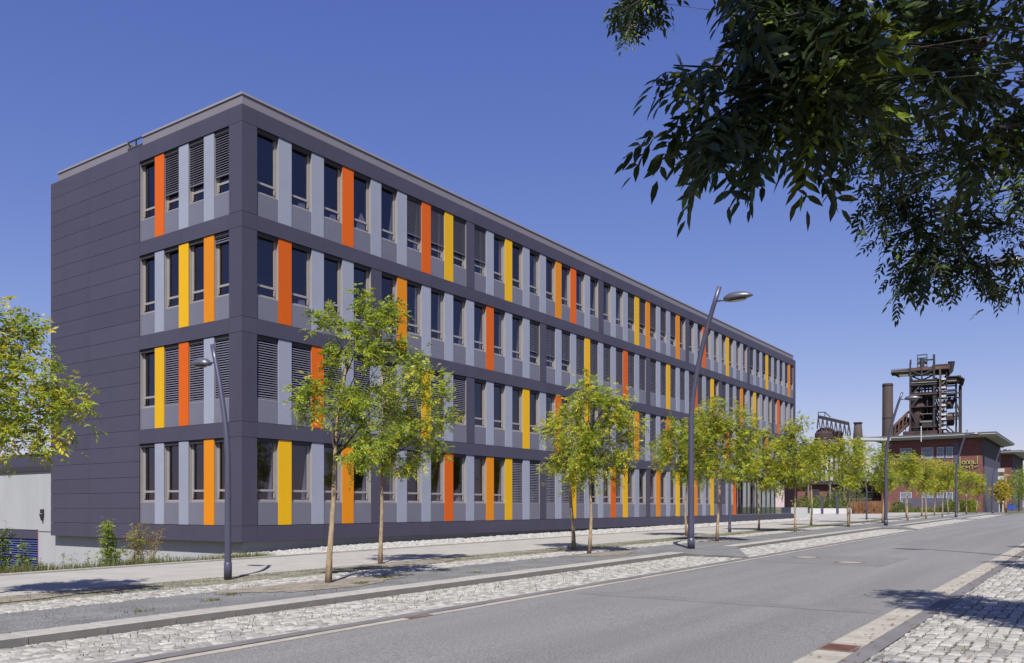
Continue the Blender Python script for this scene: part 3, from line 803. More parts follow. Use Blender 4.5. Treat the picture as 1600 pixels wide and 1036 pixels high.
# plinth
pl = MB(); s = .28
pl.box(s, X1B-.3, s, s+.2, -0.6, Z_BOT-.01); pl.box(s, s+.2, s+.202, Y1B+.2, -1.6, Z_BOT-.01)
pl.build('plinth', M['plinth'], B)
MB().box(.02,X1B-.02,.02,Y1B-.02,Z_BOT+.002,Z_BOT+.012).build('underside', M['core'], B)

# ------------------------------------------------------------------ low annex left of the office building
A = thing('annex_building', 'low pale-grey annex with a blue louvred gate, at the left edge behind the office block', 'annex', (.28, 12.4, -1.2))
A_off = (-.28, -12.4, 1.2)
MB().box(.28,12,12.62,14.0,-1.8,3.12).box(.28,12,14.0,40,.62,3.12).box(.6,12,14.01,40,-1.8,.61).build('wall', M['plinth'], A, A_off)
MB().box(.2,12,12.66,40,3.12,3.34).build('cornice', M['core'], A, A_off)
MB().box(1.6,12,12.62,40,3.35,4.05).box(1.5,12,12.63,17.0,4.051,4.12).build('roof', M['panel'], A, A_off)
MB().box(.262,.279,12.63,13.95,.55,.565).build('joint', M['core'], A, A_off)
MB().box(.30,.36,14.02,40,.22,.62).build('lintel', M['panel'], A, A_off)
gte = MB().box(.40,.44,14.02,40,-1.7,.22).build('gate', M['core'], A, A_off)
slat = MB().add([(.31,0,-.045),(.31,5,-.045),(.39,5,.03),(.39,0,.03),(.31,0,-.052),(.31,5,-.052),(.39,5,.023),(.39,0,.023)], [(0,3,2,1),(4,5,6,7),(0,1,5,4)]).mesh('louvre_slat', M['louvre'])
for i in range(17):
    place('louvre_slat', slat, gte, (0, 14.04, .16-i*.1))
MB().box(.27,.285,13.99,14.02,-1.7,.64).build('seal', M['red'], A, A_off)
wl = MB().box(.15,.28,13.50,13.60,1.32,1.50).add([(.12,13.48,1.30),(.26,13.48,1.30),(.26,13.62,1.30),(.12,13.62,1.30),(.18,13.53,1.02),(.24,13.53,1.02),(.24,13.58,1.02),(.18,13.58,1.02)], [(0,3,2,1),(4,5,6,7),(0,1,5,4),(1,2,6,5),(2,3,7,6),(3,0,4,7)])
wl.build('wall_lamp', M['core'], A, A_off)

# ------------------------------------------------------------------ leaves and trees
def leaf_mesh(name, pos, axis, size, mats_idx, mats, pairs=4, detailed=False, rng=RNG, lw=0.30, droop=0.35, lr=0.42):
    """pinnate leaves: pos/axis arrays (N,3); size = rachis length"""
    N = len(pos); axis = axis/np.linalg.norm(axis, axis=1, keepdims=True)
    up = np.tile([0,0,1.0], (N,1)) + rng.normal(0,.35,(N,3))
    side = np.cross(axis, up); side /= np.linalg.norm(side, axis=1, keepdims=True)+1e-9
    nor = np.cross(side, axis)
    V = []; F = []; MI = []
    K = 2*pairs+1; off = 0; nv = 6 if detailed else 4
    for k in range(K):
        if k == K-1: t = 1.0; sg = 0
        else: t = 0.28+0.72*(k//2)/pairs; sg = 1 if k % 2 else -1
        base = pos + axis*(size*t)[:,None] - np.array([0,0,1.0])*(size*t*t*droop)[:,None]
        dirl = axis*0.55 + side*sg*0.85 - np.array([0,0,.25]) + rng.normal(0,.16,(N,3))
        if sg == 0: dirl = axis - np.array([0,0,.5]) + rng.normal(0,.12,(N,3))
        dirl /= np.linalg.norm(dirl, axis=1, keepdims=True)
        nn = nor + rng.normal(0,.35,(N,3)); wv = np.cross(nn, dirl); wv /= np.linalg.norm(wv, axis=1, keepdims=True)+1e-9
        nn = np.cross(dirl, wv)
        ll = (size*lr*rng.uniform(.8,1.15,N)*(0.8+0.3*math.sin(math.pi*t*.8)))[:,None]; hw = ll*lw/1.0*0.5
        if detailed:
            q = [base, base+dirl*ll*.28+wv*hw*.85+nn*hw*.25, base+dirl*ll*.62+wv*hw*.8+nn*hw*.22, base+dirl*ll-np.array([0,0,1.0])*ll*.06, base+dirl*ll*.62-wv*hw*.8+nn*hw*.22, base+dirl*ll*.28-wv*hw*.85+nn*hw*.25]
        else:
            q = [base, base+dirl*ll*.45+wv*hw, base+dirl*ll, base+dirl*ll*.45-wv*hw]
        V.append(np.stack(q, 1).reshape(-1,3))
        idx = off+np.arange(N)[:,None]*nv
        if detailed: F.append(idx+np.array([[0,1,2,3]])); F.append(idx+np.array([[0,3,4,5]])); MI += [mats_idx, mats_idx]
        else: F.append(idx+np.array([[0,1,2,3]])); MI.append(mats_idx)
        off += N*nv
    V = np.concatenate(V); F = np.concatenate(F).astype(np.int32); MI = np.concatenate(MI).astype(np.int32)
    me = bpy.data.meshes.new(name); me.vertices.add(len(V)); me.vertices.foreach_set('co', V.astype(np.float32).ravel())
    me.loops.add(F.size); me.loops.foreach_set('vertex_index', F.ravel())
    me.polygons.add(len(F)); me.polygons.foreach_set('loop_start', np.arange(len(F), dtype=np.int32)*4)
    me.polygons.foreach_set('loop_total', np.full(len(F), 4, dtype=np.int32))
    for m in mats: me.materials.append(m)
    me.polygons.foreach_set('material_index', MI); me.update(calc_edges=True); me.validate()
    return me
LEAFM = [M['leaf_a'], M['leaf_b'], M['leaf_c']]
def make_tree(name, loc, blobs, label, category='tree', trunk_h=2.6, r0=0.075, top=5.0, dens=1.0, size=0.18, mats=None, probs=(.5,.33,.17), group=None,
              seed=1, lean=(0,0), detailed=False, pairs=4, bark=None, n_leaf=30, lw=0.34, crook=0.05, spread=0.34, droop=0.35, lr=0.48, limb=1.0, sprays=None, sizefn=None, wig=.1):
    rng = np.random.default_rng(seed); rr = random.Random(seed)
    t_ = thing(name, label, category, loc, group=group)
    tb_ = MB(); path = []; n = 9
    for i in range(n+1):
        z = top*i/n; path.append(Vector((lean[0]*(z/top)**1.5+crook*math.sin(z*1.7+seed), lean[1]*(z/top)**1.5+crook*math.cos(z*1.3+seed*2), z-0.05)))
    rad = [r0*(1.25 if i == 0 else 1)*(1-0.80*(i/n)**1.1) for i in range(n+1)]
    tb_.tube(path, rad, 10)
    lb_ = MB(); P = []; AX = []
    clusters = []
    for (bx_, by_, bz_, rx, ry, rz_) in blobs:
        vol = rx*ry*rz_; m_ = max(2, int(vol**0.75*30*dens))
        for _ in range(m_):
            while True:
                q = rng.uniform(-1,1,3)
                if np.dot(q,q) <= 1: break
            q = q/np.linalg.norm(q)*np.linalg.norm(q)**0.7
            clusters.append((np.array([bx_+q[0]*rx, by_+q[1]*ry, bz_+q[2]*rz_]), np.array([bx_,by_,bz_])))
    limbs = []
    for (bx_, by_, bz_, rx, ry, rz_) in blobs:      # a limb to the heart of every blob
        zc = min(top*.92, max(trunk_h*(1.0+0.06*rr.random()), bz_-0.9*math.hypot(bx_,by_)-0.5)); s_ = path_at(path, zc)
        e = Vector((bx_, by_, bz_)); mid = s_.lerp(e, .5)+Vector((rr.uniform(-wig,wig), rr.uniform(-wig,wig), rr.uniform(0,wig)*1.5-.05*(e-s_).length))
        q1 = s_.lerp(mid,.5)+Vector((0,0,-.02)); pts = [s_, q1, mid, mid.lerp(e,.5)+Vector((rr.uniform(-.06,.06),rr.uniform(-.06,.06),.05)), e]
        k = r0*limb*(.34 if rx > .5 else .26); lb_.tube(pts, [k, k*.85, k*.6, k*.42, k*.25], 6); limbs.append(pts)
    for c, h in clusters:
        c_ = Vector(c); best = None
        for pts in limbs:
            for p in pts[1:]:
                d = (p-c_).length + (0.5 if p.z > c_.z+.1 else 0)
                if best is None or d < best[0]: best = (d, p)
        p = best[1]; mid = p.lerp(c_, .55)+Vector((rr.uniform(-.05,.05), rr.uniform(-.05,.05), rr.uniform(-.02,.06)))
        lb_.tube([p, mid, c_], [.008, .005, .003], 4, caps=False)
        out = c - np.array(p); out /= np.linalg.norm(out)+1e-6
        m_ = int(n_leaf*rng.uniform(.7,1.3))
        pp = c + rng.normal(0, spread*.45, (m_,3)); ax = rng.normal(0,1,(m_,3)) + out*0.9 + np.array([0,0,.15])
        P.append(pp); AX.append(ax)
    for pl in (sprays or []):          # drooping twigs with leaves set alternately along them
        pl = [Vector(p) for p in pl]; lb_.tube(pl, [.007-.005*i/(len(pl)-1) for i in range(len(pl))], 5, caps=False)
        L_ = sum((b-a).length for a, b in zip(pl[:-1], pl[1:])); k = max(3, int(L_/0.055)); sp, sa = [], []
        for i in range(k+1):
            q = i/k*L_
            for a, b in zip(pl[:-1], pl[1:]):
                l = (b-a).length
                if q <= l+1e-6: break
                q -= l
            d = (b-a).normalized(); pos_ = a.lerp(b, min(1, q/l)); sd = d.cross(Vector((0,0,1))).normalized()*(1 if i % 2 else -1)
            for _ in range(2):
                v = d*0.75+sd*rr.uniform(.1,.8)+Vector((rr.gauss(0,.25), rr.gauss(0,.25), rr.uniform(-.75,.05)))
                sp.append(tuple(pos_)); sa.append(tuple(v))
        P.append(np.array(sp)); AX.append(np.array(sa))
    P = np.concatenate(P); AX = np.concatenate(AX); N = len(P)
    MI = rng.choice(3, N, p=probs)
    me = leaf_mesh('crown', P, AX, size*rng.uniform(.7,1.25,N)*(sizefn(P) if sizefn else 1), MI, mats or LEAFM, pairs, detailed, rng, lw, droop, lr)
    tb_.build('trunk', bark or M['bark'], t_, smooth=True); lb_.build('branches', M['bark_dark'], t_, smooth=True)
    place('crown', me, t_)
    return t_
def path_at(path, z):
    for a, b in zip(path[:-1], path[1:]):
        if b.z >= z: return a.lerp(b, (z-a.z)/(b.z-a.z))
    return path[-1].copy()
def blobs_px(base_xy, d0, lst):
    """crown masses read off the photo: (px, py, half-width px, half-height px, depth offset m) -> local metres"""
    out = []
    for (px, py, hw, hh, dd) in lst:
        d = d0+dd; p = at(px, d, zat(py, d)); gz_ = float(KX(base_xy[0]))+IS
        out.append((p.x-base_xy[0], p.y-base_xy[1], p.z-gz_, hw/1334*d, hw/1334*d, hh/1334*d))
    return out
def depth(x, y): return (x-CAM[0])*VD[0]+(y-CAM[1])*VD[1]
def tree_px(xy, lst, label, **k):
    d0 = depth(*xy); return make_tree('ash_tree', (xy[0], xy[1], float(KX(xy[0]))+IS), blobs_px(xy, d0, lst), label, group=G1, **k)
G1 = 'young ash trees in two rows between road and pavement'
t1 = tree_px((-6.0,-10.58), [(592,482,34,34,.1),(618,520,26,34,.3),(575,530,34,36,-.3),(530,520,34,26,0),(500,500,24,16,.2),(545,560,36,24,.3),(600,560,34,26,0),(640,575,28,18,-.2),(662,590,16,12,0),
    (495,615,34,20,.1),(530,630,44,24,-.3),(565,618,30,24,.3),(500,650,30,16,.3),(480,598,20,14,0),(560,655,30,20,.1),(590,700,42,18,-.2),(570,720,26,12,0),(600,640,26,26,.4)],
    'tall green ash with a forked trunk, nearest in the kerbside row', top=5.2, r0=.062, trunk_h=2.45, seed=11, lean=(.35,-.25), probs=(.55,.40,.05), dens=1.05, spread=.25)
t2 = tree_px((-1.55,-7.79), [(640,600,30,24,.2),(690,600,14,16,0),(615,640,44,34,0),(670,650,34,28,.3),(600,680,46,26,-.3),(650,690,44,24,.1),(615,715,40,20,.2),(655,715,30,16,-.2),(585,700,30,18,0),(700,660,14,16,0),(575,610,22,20,.3),(692,625,12,12,0)],
    'yellowish ash just behind and right of the tall forked one', top=5.0, r0=.056, trunk_h=2.7, seed=12, probs=(.5,.33,.17), dens=1.0, spread=.27)
t3 = tree_px((5.28,-10.16), [(930,605,30,20,0),(960,615,24,16,.2),(905,630,32,24,.2),(935,650,46,30,-.2),(975,670,30,26,.1),(995,680,18,16,0),(900,680,40,26,.2),(940,700,46,26,0),(980,705,24,20,.3),(900,720,32,20,-.1),(945,735,36,18,.2),(915,750,24,12,0),(895,738,26,14,0)],
    'round lime-yellow ash in the kerbside row, standing before the middle of the long facade', top=5.1, r0=.058, trunk_h=2.5, seed=13, probs=(.46,.24,.30), lean=(.15,.1), dens=.85)
t4 = tree_px((7.2,-8.36), [(885,640,26,20,0),(880,680,34,24,.3),(865,690,20,16,0),(890,710,34,24,0),(875,735,24,14,.2),(905,745,24,12,0),(860,660,14,12,0)],
    'slender ash whose crown merges with the round lime-yellow one, behind and left of it', top=5.0, r0=.07, trunk_h=2.6, seed=14, probs=(.46,.24,.30))
t5 = tree_px((19.56,-7.21), [(1070,670,34,20,0),(1050,695,34,18,.2),(1090,700,34,22,0),(1055,720,34,18,0),(1090,735,30,16,.2),(1035,725,14,12,0),(1070,745,22,10,0)],
    'ash with a low wide crown partly behind the tall street lamp, pavement row', top=5.2, r0=.062, trunk_h=2.8, seed=15, probs=(.5,.28,.22))
t6 = tree_px((15.28,-10.43), [(1125,645,30,20,0),(1110,665,32,22,.2),(1150,665,30,22,0),(1125,700,48,26,0),(1165,710,26,24,0),(1100,725,34,18,.2),(1140,735,40,16,-.2),(1175,690,16,14,0),(1095,690,18,14,0)],
    'full yellow-green ash to the right of the tall street lamp, white tag on its trunk', top=5.4, r0=.062, trunk_h=2.8, seed=16, probs=(.5,.25,.25))
t7 = tree_px((29.21,-7.32), [(1195,690,28,18,0),(1180,715,30,20,.2),(1215,715,26,20,0),(1195,735,36,18,0),(1185,755,24,10,0)],
    'ash in front of the glazed ground-floor entrance, pavement row', top=5.4, r0=.062, trunk_h=2.8, seed=17, probs=(.45,.22,.33))
t8 = tree_px((28.13,-9.71), [(1252,660,18,12,0),(1240,680,26,14,0),(1235,705,34,18,0),(1265,705,24,18,0),(1245,735,38,18,.2),(1225,750,24,12,0),(1262,745,24,12,0)],
    'ash at the far corner of the office building, its thin top against the sky', top=5.4, r0=.062, trunk_h=2.8, seed=18, probs=(.5,.22,.28))
# left-edge tree (trunk outside the frame)
t0 = tree_px((-12.0,-7.9), [(-40,520,60,50,0),(20,500,38,34,.2),(30,560,44,30,0),(-20,600,60,40,.3),(40,620,46,30,0),(85,640,34,14,.1),(20,665,56,30,-.2),(60,690,30,18,0),(-60,660,60,40,.2),(100,632,22,10,0),(10,690,40,20,.2),(-90,590,50,50,0)],
    'yellow-green ash reaching in at the left edge of the picture', top=5.0, r0=.08, trunk_h=2.3, seed=10, probs=(.47,.25,.28), dens=1.5)
# two more shapes for the far part of the rows, then copies
def far_blobs(seed, s=1.0):
    r = random.Random(seed); out = []
    for i in range(11):
        a = r.random()*6.28; q = r.uniform(.2,1.15)*s; z = r.uniform(2.9,5.2)
        k = 1-abs(z-3.9)/2.6
        out.append((q*k*math.cos(a)*1.25, q*k*math.sin(a)*1.25, z, .62*s, .62*s, .5))
    out.append((0,0,5.5,.45,.45,.4)); return out
GL = [('kerb', 39.3), ('kerb', 50.5), ('kerb', 70.8), ('kerb', 61.0), ('kerb', 82.0), ('kerb', 93.0), ('kerb', 104.0), ('kerb', 116.0),
      ('pave', 41.2), ('pave', 52.3), ('pave', 66.2), ('pave', 77.8), ('pave', 88.0), ('pave', 98.0), ('pave', 110.0), ('pave', 121.0)]
LAB = {('kerb',39.3): 'kerbside ash left of the third tall lamp, in front of the old ironworks vessels',
 ('kerb',50.5): 'greener kerbside ash just right of the lamp that crosses the brick building',
 ('kerb',61.0): 'next kerbside ash after the greener one, before the middle of the brick building',
 ('kerb',70.8): 'third kerbside ash before the brick building, counted from its left end',
 ('kerb',82.0): 'kerbside ash just right of the lamp standing before the brick building sign',
 ('kerb',93.0): 'kerbside ash under the right corner of the brick building',
 ('kerb',104.0): 'orange-tinged kerbside ash near the farthest street lamp',
 ('kerb',116.0): 'farthest ash of the kerbside row',
 ('pave',41.2): 'pavement-row ash just past the end of the office building, beside the pale concrete block',
 ('pave',52.3): 'pavement-row ash in front of the low white wall',
 ('pave',66.2): 'pavement-row ash before the left edge of the brick building',
 ('pave',77.8): 'pavement-row ash before the dark slatted fence',
 ('pave',88.0): 'pavement-row ash at the right end of the dark slatted fence',
 ('pave',98.0): 'pavement-row ash in front of the hedge below the yellow sign',
 ('pave',110.0): 'second-to-last ash of the pavement row, beside the blue-grey clad wall',
 ('pave',121.0): 'farthest ash of the pavement row, before the second brick building'}
protos = []
def far_xy(row, X): return (X, -10.45+0.018*X + (0 if row == 'kerb' else 2.85))
for i, (row, X) in enumerate(GL):
    xy = far_xy(row, X); loc = (xy[0], xy[1], float(KX(X))+IS)
    if i < 4:
        protos.append(make_tree('ash_tree', loc, far_blobs(30+i, [1.25,1.2,1.1,1.15][i]), LAB[(row,X)], top=5.2, r0=.07, trunk_h=2.6, seed=40+i, group=G1, size=.21, n_leaf=14,
                     probs=[(.5,.24,.26),(.45,.50,.05),(.4,.2,.4),(.5,.25,.25)][i], dens=.9))
    else:
        copy_thing(protos[[0,2,3,0,2,3][i % 6]], loc, random.uniform(0,6.28), LAB[(row,X)], G1, scale=(1,1,random.uniform(.9,1.04)))

# right-hand row: crowns beyond the frame edge that shade the road, and the two that hang into view
G2 = 'older ash trees along the right-hand side of the road'
def rz_(X): return float(KX(X))+0.02
def big_blobs(lst): return lst
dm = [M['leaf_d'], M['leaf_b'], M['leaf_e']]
# tree Z: trunk just right of the camera; big leaves close by, the finer-looking mass two metres further on
xyZ = (-13.9,-25.3)
def bz(px, py, d, hw, hh, dep=1.2):
    p = at(px, d, zat(py, d)); return (p.x-xyZ[0], p.y-xyZ[1], p.z-rz_(xyZ[0]), hw/1334*d, hw/1334*d*dep, hh/1334*d)
dN, dF = 2.5, 4.8
BZ = [bz(1245,105,dN,22,12), bz(1275,140,dN,18,14),
      bz(1235,50,dN+.2,20,18), bz(1300,60,dN+.2,50,40), bz(1360,90,dN+.3,56,50), bz(1420,70,dN+.4,80,64), bz(1540,70,dN+.4,100,80), bz(1320,130,dN+.2,30,30), bz(1235,-5,dN+.2,14,12),
      bz(1450,180,3.2,70,60), bz(1560,200,3.0,80,90), bz(1385,190,3.4,40,40),
      bz(1000,0,4.6,20,14),
      bz(1420,240,dF,60,40), bz(1520,260,dF,90,70), bz(1400,300,dF,30,30), bz(1465,330,dF,50,40), bz(1570,350,dF,60,60), bz(1420,350,dF,20,20), bz(1450,395,dF,24,20), bz(1510,395,dF,40,30), bz(1575,415,dF,46,20), bz(1375,235,dF-.2,24,14), bz(1530,420,dF,16,14),
      bz(1500,120,dF,110,90), bz(1600,200,dF,90,120), bz(1400,120,dF-.4,70,60), bz(1680,350,dF-.3,90,110), bz(1700,150,dF-.5,130,130), bz(1470,340,dF+.5,60,46), bz(1560,300,dF+.5,80,70),
      bz(1380,-70,2.8,110,50), bz(1520,-80,3.0,170,70)]
def sy(d, *pts):      # a drooping twig read off the photo
    out = []
    for i, (px, py) in enumerate(pts):
        if d < 3: px += 8; py -= 40
        elif d < 4.65: px += 12; py -= 22
        else: py -= 12
        dd = d+0.10*i*math.sin(px); p = at(px, dd, zat(py, dd)); out.append((p.x-xyZ[0], p.y-xyZ[1], p.z-rz_(xyZ[0])))
    return out
SPR = [sy(2.4,(1260,150),(1150,172),(1080,205),(1030,238)), sy(2.5,(1240,120),(1170,135),(1100,145),(1045,142)), sy(2.4,(1230,170),(1180,195),(1135,240),(1110,285)),
       sy(2.6,(1260,180),(1215,205),(1185,245),(1178,290)), sy(2.5,(1290,190),(1262,220),(1250,260),(1262,295)), sy(2.5,(1220,150),(1160,190),(1115,215),(1080,262)),
       sy(2.4,(1250,60),(1200,70),(1160,95)), sy(2.5,(1230,10),(1180,18),(1140,16)), sy(2.6,(1250,30),(1200,45),(1165,58)), sy(2.5,(1245,100),(1200,112),(1150,122)), sy(2.5,(1200,170),(1150,205),(1128,232)),
       sy(2.6,(1300,170),(1290,210),(1272,235)),
       sy(4.5,(1060,-40),(1010,-5),(975,20),(945,28)), sy(4.5,(1040,-20),(1000,20),(975,50),(968,75)), sy(4.6,(1030,-10),(1010,20),(1008,48)), sy(4.5,(1010,0),(985,25),(950,45)), sy(4.6,(1060,-30),(1030,-5),(1022,18)),
       sy(4.7,(1460,250),(1400,262),(1350,272),(1318,280)), sy(4.6,(1440,290),(1400,300),(1360,312)), sy(4.8,(1440,330),(1400,345),(1368,362)), sy(4.7,(1450,360),(1410,375),(1372,385)), sy(4.8,(1460,390),(1430,412),(1385,418)),
       sy(4.8,(1470,400),(1440,430),(1412,462)), sy(4.7,(1480,410),(1450,440),(1442,462)), sy(4.8,(1500,410),(1490,435),(1478,452)), sy(4.7,(1540,410),(1545,440),(1548,458)), sy(4.7,(1420,220),(1370,225),(1325,232)), sy(4.6,(1410,250),(1360,250),(1330,260)),
       sy(4.7,(1440,310),(1390,325),(1352,340)), sy(4.8,(1455,400),(1415,425),(1390,445)), sy(4.7,(1580,400),(1590,430),(1592,446)), sy(4.7,(1420,200),(1360,205),(1318,212)), sy(4.7,(1430,430),(1410,455),(1404,478))]
def bw(d, r, z, rad, hz):
    p = CAM+VD*d+RD*r; return (p[0]-xyZ[0], p[1]-xyZ[1], z-rz_(xyZ[0]), rad, rad, hz)
# unseen crown masses added above and behind the viewpoint to shade the hanging branches
BZ += [bw(.9,.4,4.3,.5,.3), bw(.5,.6,4.8,.6,.3), bw(1.3,.6,4.2,.45,.25), bw(1.0,1.0,4.6,.9,.4), bw(.6,2.2,4.7,1.0,.4), bw(2.4,2.0,5.0,1.0,.5), bw(3.4,3.0,5.3,1.0,.5), bw(2.2,3.6,5.2,1.0,.5), bw(1.2,3.2,4.6,.9,.5), bw(1.8,.9,5.2,.8,.4), bw(.2,1.4,4.0,.7,.4), bw(3.2,1.6,5.6,.9,.4), bw(1.0,.3,4.2,.6,.35), bw(2.6,1.2,4.6,.6,.3), bw(3.6,4.2,4.6,1.0,.8), bw(4.4,3.6,5.0,.9,.6)]
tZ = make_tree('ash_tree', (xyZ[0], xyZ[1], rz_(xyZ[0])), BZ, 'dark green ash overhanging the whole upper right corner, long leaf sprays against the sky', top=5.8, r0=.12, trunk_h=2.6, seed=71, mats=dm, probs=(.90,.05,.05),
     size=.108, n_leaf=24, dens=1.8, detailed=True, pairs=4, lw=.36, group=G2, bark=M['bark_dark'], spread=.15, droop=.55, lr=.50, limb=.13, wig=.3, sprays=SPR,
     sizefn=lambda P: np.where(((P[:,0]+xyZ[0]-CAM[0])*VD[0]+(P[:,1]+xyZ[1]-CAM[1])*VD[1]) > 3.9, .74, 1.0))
xyA = (-5.5,-24.95)
tA = make_tree('ash_tree', (xyA[0], xyA[1], rz_(xyA[0])), [(x,y,z+.7,a,b,c) for x,y,z,a,b,c in far_blobs(75,1.2)]+[(-.6,.9,5.4,.7,.7,.4),(-.9,1.3,5.9,.7,.7,.4),(-.2,1.0,6.3,.8,.8,.4),(.5,1.6,6.0,.8,.8,.4),(-1.2,.4,5.7,.7,.7,.4)], 'ash just beyond the right edge, its light green crown edge below the dark overhanging leaves', top=5.4, r0=.09, trunk_h=3.1, seed=61, group=G2, probs=(.5,.45,.05), n_leaf=34, dens=1.4)
GR = [('first ash beyond the right edge past the overhanging one, shading the gutter tiles', 5.2), ('second ash beyond the right edge, its shadow falling across the gutter', 16.5), ('ash on the right whose thin shadow crosses the far gutter', 28.0), ('farthest ash of the right-hand row', 40.0)]
tB = make_tree('ash_tree', (5.2,-23.9,rz_(5.2)), [(x*1.05,y*1.05,z,a,b,c) for x,y,z,a,b,c in far_blobs(77,1.15)], GR[0][0], top=5.6, r0=.09, trunk_h=2.7, seed=81, group=G2, dens=1.0, size=.2, probs=(.45,.5,.05))
for lab, X in GR[1:]: copy_thing(tB, (X, -23.8, rz_(X)), random.uniform(0,6), lab, G2)

# ------------------------------------------------------------------ street lamps
def head_mesh(L_, W_, H_):
    """flat teardrop luminaire: x = length"""
    mb = MB(); n = 14; prof = [(0,.10),(.06,.32),(.2,.47),(.45,.5),(.7,.42),(.88,.25),(1,.04)]
    for u, w_ in prof:
        for k in range(n):
            a = 2*math.pi*k/n; c, s_ = math.cos(a), math.sin(a)
            h = H_*(w_*1.6) * (s_ if s_ > 0 else s_*.28)
            mb.v.append((u*L_, w_*W_*c, h))
    for i in range(len(prof)-1):
        for k in range(n): mb.f.append((i*n+k, (i+1)*n+k, (i+1)*n+(k+1) % n, i*n+(k+1) % n)); mb.mi.append(0)
    mb.f.append(tuple(range(n))); mb.mi.append(0); mb.f.append(tuple(reversed(range((len(prof)-1)*n, len(prof)*n)))); mb.mi.append(0)
    return mb
def lamp(loc, rz, H_, lean, label, group, rad, headL, arm, headz, cat='street lamp', name='street_lamp'):
    t_ = thing(name, label, cat, loc, rz, group)     # local +x is the direction it leans and points
    pts = []
    k0 = .50
    for i in range(17):
        q = i/16; z = H_*q; x = 0 if q < k0 else lean*((q-k0)/(1-k0))**1.55
        pts.append((x, 0, z))
    MB().tube(pts, [rad*(1-.35*i/16) for i in range(17)], 14).tube([(0,0,0),(0,0,.35),(0,0,.36)], [rad*1.12,rad*1.12,rad], 14).build('pole', M['pole'], t_, smooth=True)
    qx = lean*((headz/H_-k0)/(1-k0))**1.55
    dx = arm; a = MB().tube([(qx,0,headz),(qx+dx+.08,0,headz-.04*0)], rad*.28, 8)
    a.build('arm', M['pole'], t_, smooth=True)
    h = head_mesh(headL, headL*.50, headL*.27).build('lamp_head', M['lamp_head'], t_, (qx+dx, 0, headz-.02), smooth=True); h.rotation_euler = (0, math.radians(-3), 0)
    lens = MB(); n = 20
    lens.add([(headL*(.16+.31*(1+math.cos(2*math.pi*k/n))), headL*.14*math.sin(2*math.pi*k/n), -headL*.082) for k in range(n)], [tuple(reversed(range(n)))])
    lens.build('lens', M['lamp_lens'], h)
    return t_
GT = 'tall street lamps leaning over the road'; GS = 'small lamps leaning over the pavement'
TL = lamp((9.72,-11.64,float(KX(9.7))+IS), math.radians(-90+1), 8.9, 1.02, 'tall grey street lamp leaning right over the road, nearest one, before the long facade', GT, .115, 1.02, .30, 8.42)
for X, Y, lab in ((43.57,-11.12,'tall street lamp before the left part of the brick building and the chimney'),(79.9,-10.56,'tall street lamp before the right part of the brick building'),(113.7,-10.5,'farthest tall street lamp, by the end of the brick building')):
    copy_thing(TL, (X, Y, float(KX(X))+IS), math.radians(-89), lab, GT)
copy_thing(TL, (9.9,-22.7,float(KX(9.9))+.02), math.radians(90), 'tall street lamp on the right side of the road, mostly behind the overhanging leaves', GT)
SL = lamp((-6.66,-8.24,float(KX(-6.66))+IS), math.radians(91), 5.0, .52, 'small curved lamp leaning left over the pavement, in front of the building corner', GS, .075, .62, .22, 4.62, 'pavement lamp', 'pavement_lamp')
for X, Y, lab in ((25.48,-7.06,'small pavement lamp whose top is lost in the tree crowns before the facade'),(62.8,-5.65,'small pavement lamp left of the third tall street lamp'),(97.0,-5.0,'small pavement lamp before the dark slatted fence')):
    copy_thing(SL, (X, Y, float(KX(X))+IS), math.radians(91), lab, GS)

# ------------------------------------------------------------------ weeds, shrubs and grass on the bank
def grass_stuff(name, pts, h, m, wdt=.006):
    N = len(pts); a = RNG.uniform(0,6.28,N); hh = h*RNG.uniform(.4,1.2,N); ln = RNG.normal(0,.28,(N,2))*hh[:,None]
    dx = np.cos(a)*wdt*RNG.uniform(.7,1.6,N); dy = np.sin(a)*wdt
    P0 = pts+np.stack([dx,dy,dx*0],1); P1 = pts-np.stack([dx,dy,dx*0],1)
    P2 = pts+np.stack([ln[:,0]-dx*.3,ln[:,1]-dy*.3,hh],1); P3 = pts+np.stack([ln[:,0]+dx*.1,ln[:,1],hh*1.01],1)
    V = np.stack([P1,P0,P3,P2],1).reshape(-1,3); me = bpy.data.meshes.new(name); me.vertices.add(len(V)); me.vertices.foreach_set('co', V.astype(np.float32).ravel())
    me.loops.add(4*N); me.loops.foreach_set('vertex_index', np.arange(4*N,dtype=np.int32)); me.polygons.add(N)
    me.polygons.foreach_set('loop_start', np.arange(N,dtype=np.int32)*4); me.polygons.foreach_set('loop_total', np.full(N,4,dtype=np.int32))
    me.materials.append(m); me.update(calc_edges=True)
    return me
pts = []
for i in range(9000):
    X = random.uniform(-14,-1.0); Y = -2.93+DR(X)+abs(random.gauss(0,.9)); pts.append((X, Y, yard_z(X,Y)-.01))
place('verge_grass', grass_stuff('verge_grass', np.array(pts), .20, M['grassblade'], .009), None, kind='stuff', label='dry green grass along the back edge of the pavement at the left', category='grass')
pts = []
for (x0,x1,y0,y1,n) in ((-13,30,-8.9,-7.62,2600),(30,60,-8.9,-7.62,1800),(-13,7,-12.0,-10.1,260),(6,60,-8.9,-8.2,2600)):
    for i in range(n):
        X = random.uniform(x0,x1); X += random.gauss(0,.1); Y = random.uniform(y0,y1)+DR(X); pts.append((X,Y,float(KX(X))+IS-.012))
for cx, cy, n in ((-9.3,-11.4,70),(-8.6,-10.9,60),(-7.4,-9.95,60),(-10.8,-11.7,40),(-5.8,-11.3,160),(-4.6,-10.8,200),(-2.5,-11.6,60),(-12.5,-14.9,0)):
    for i in range(n): pts.append((cx+random.gauss(0,.10), cy+random.gauss(0,.06), IS-.01+float(KX(cx))))
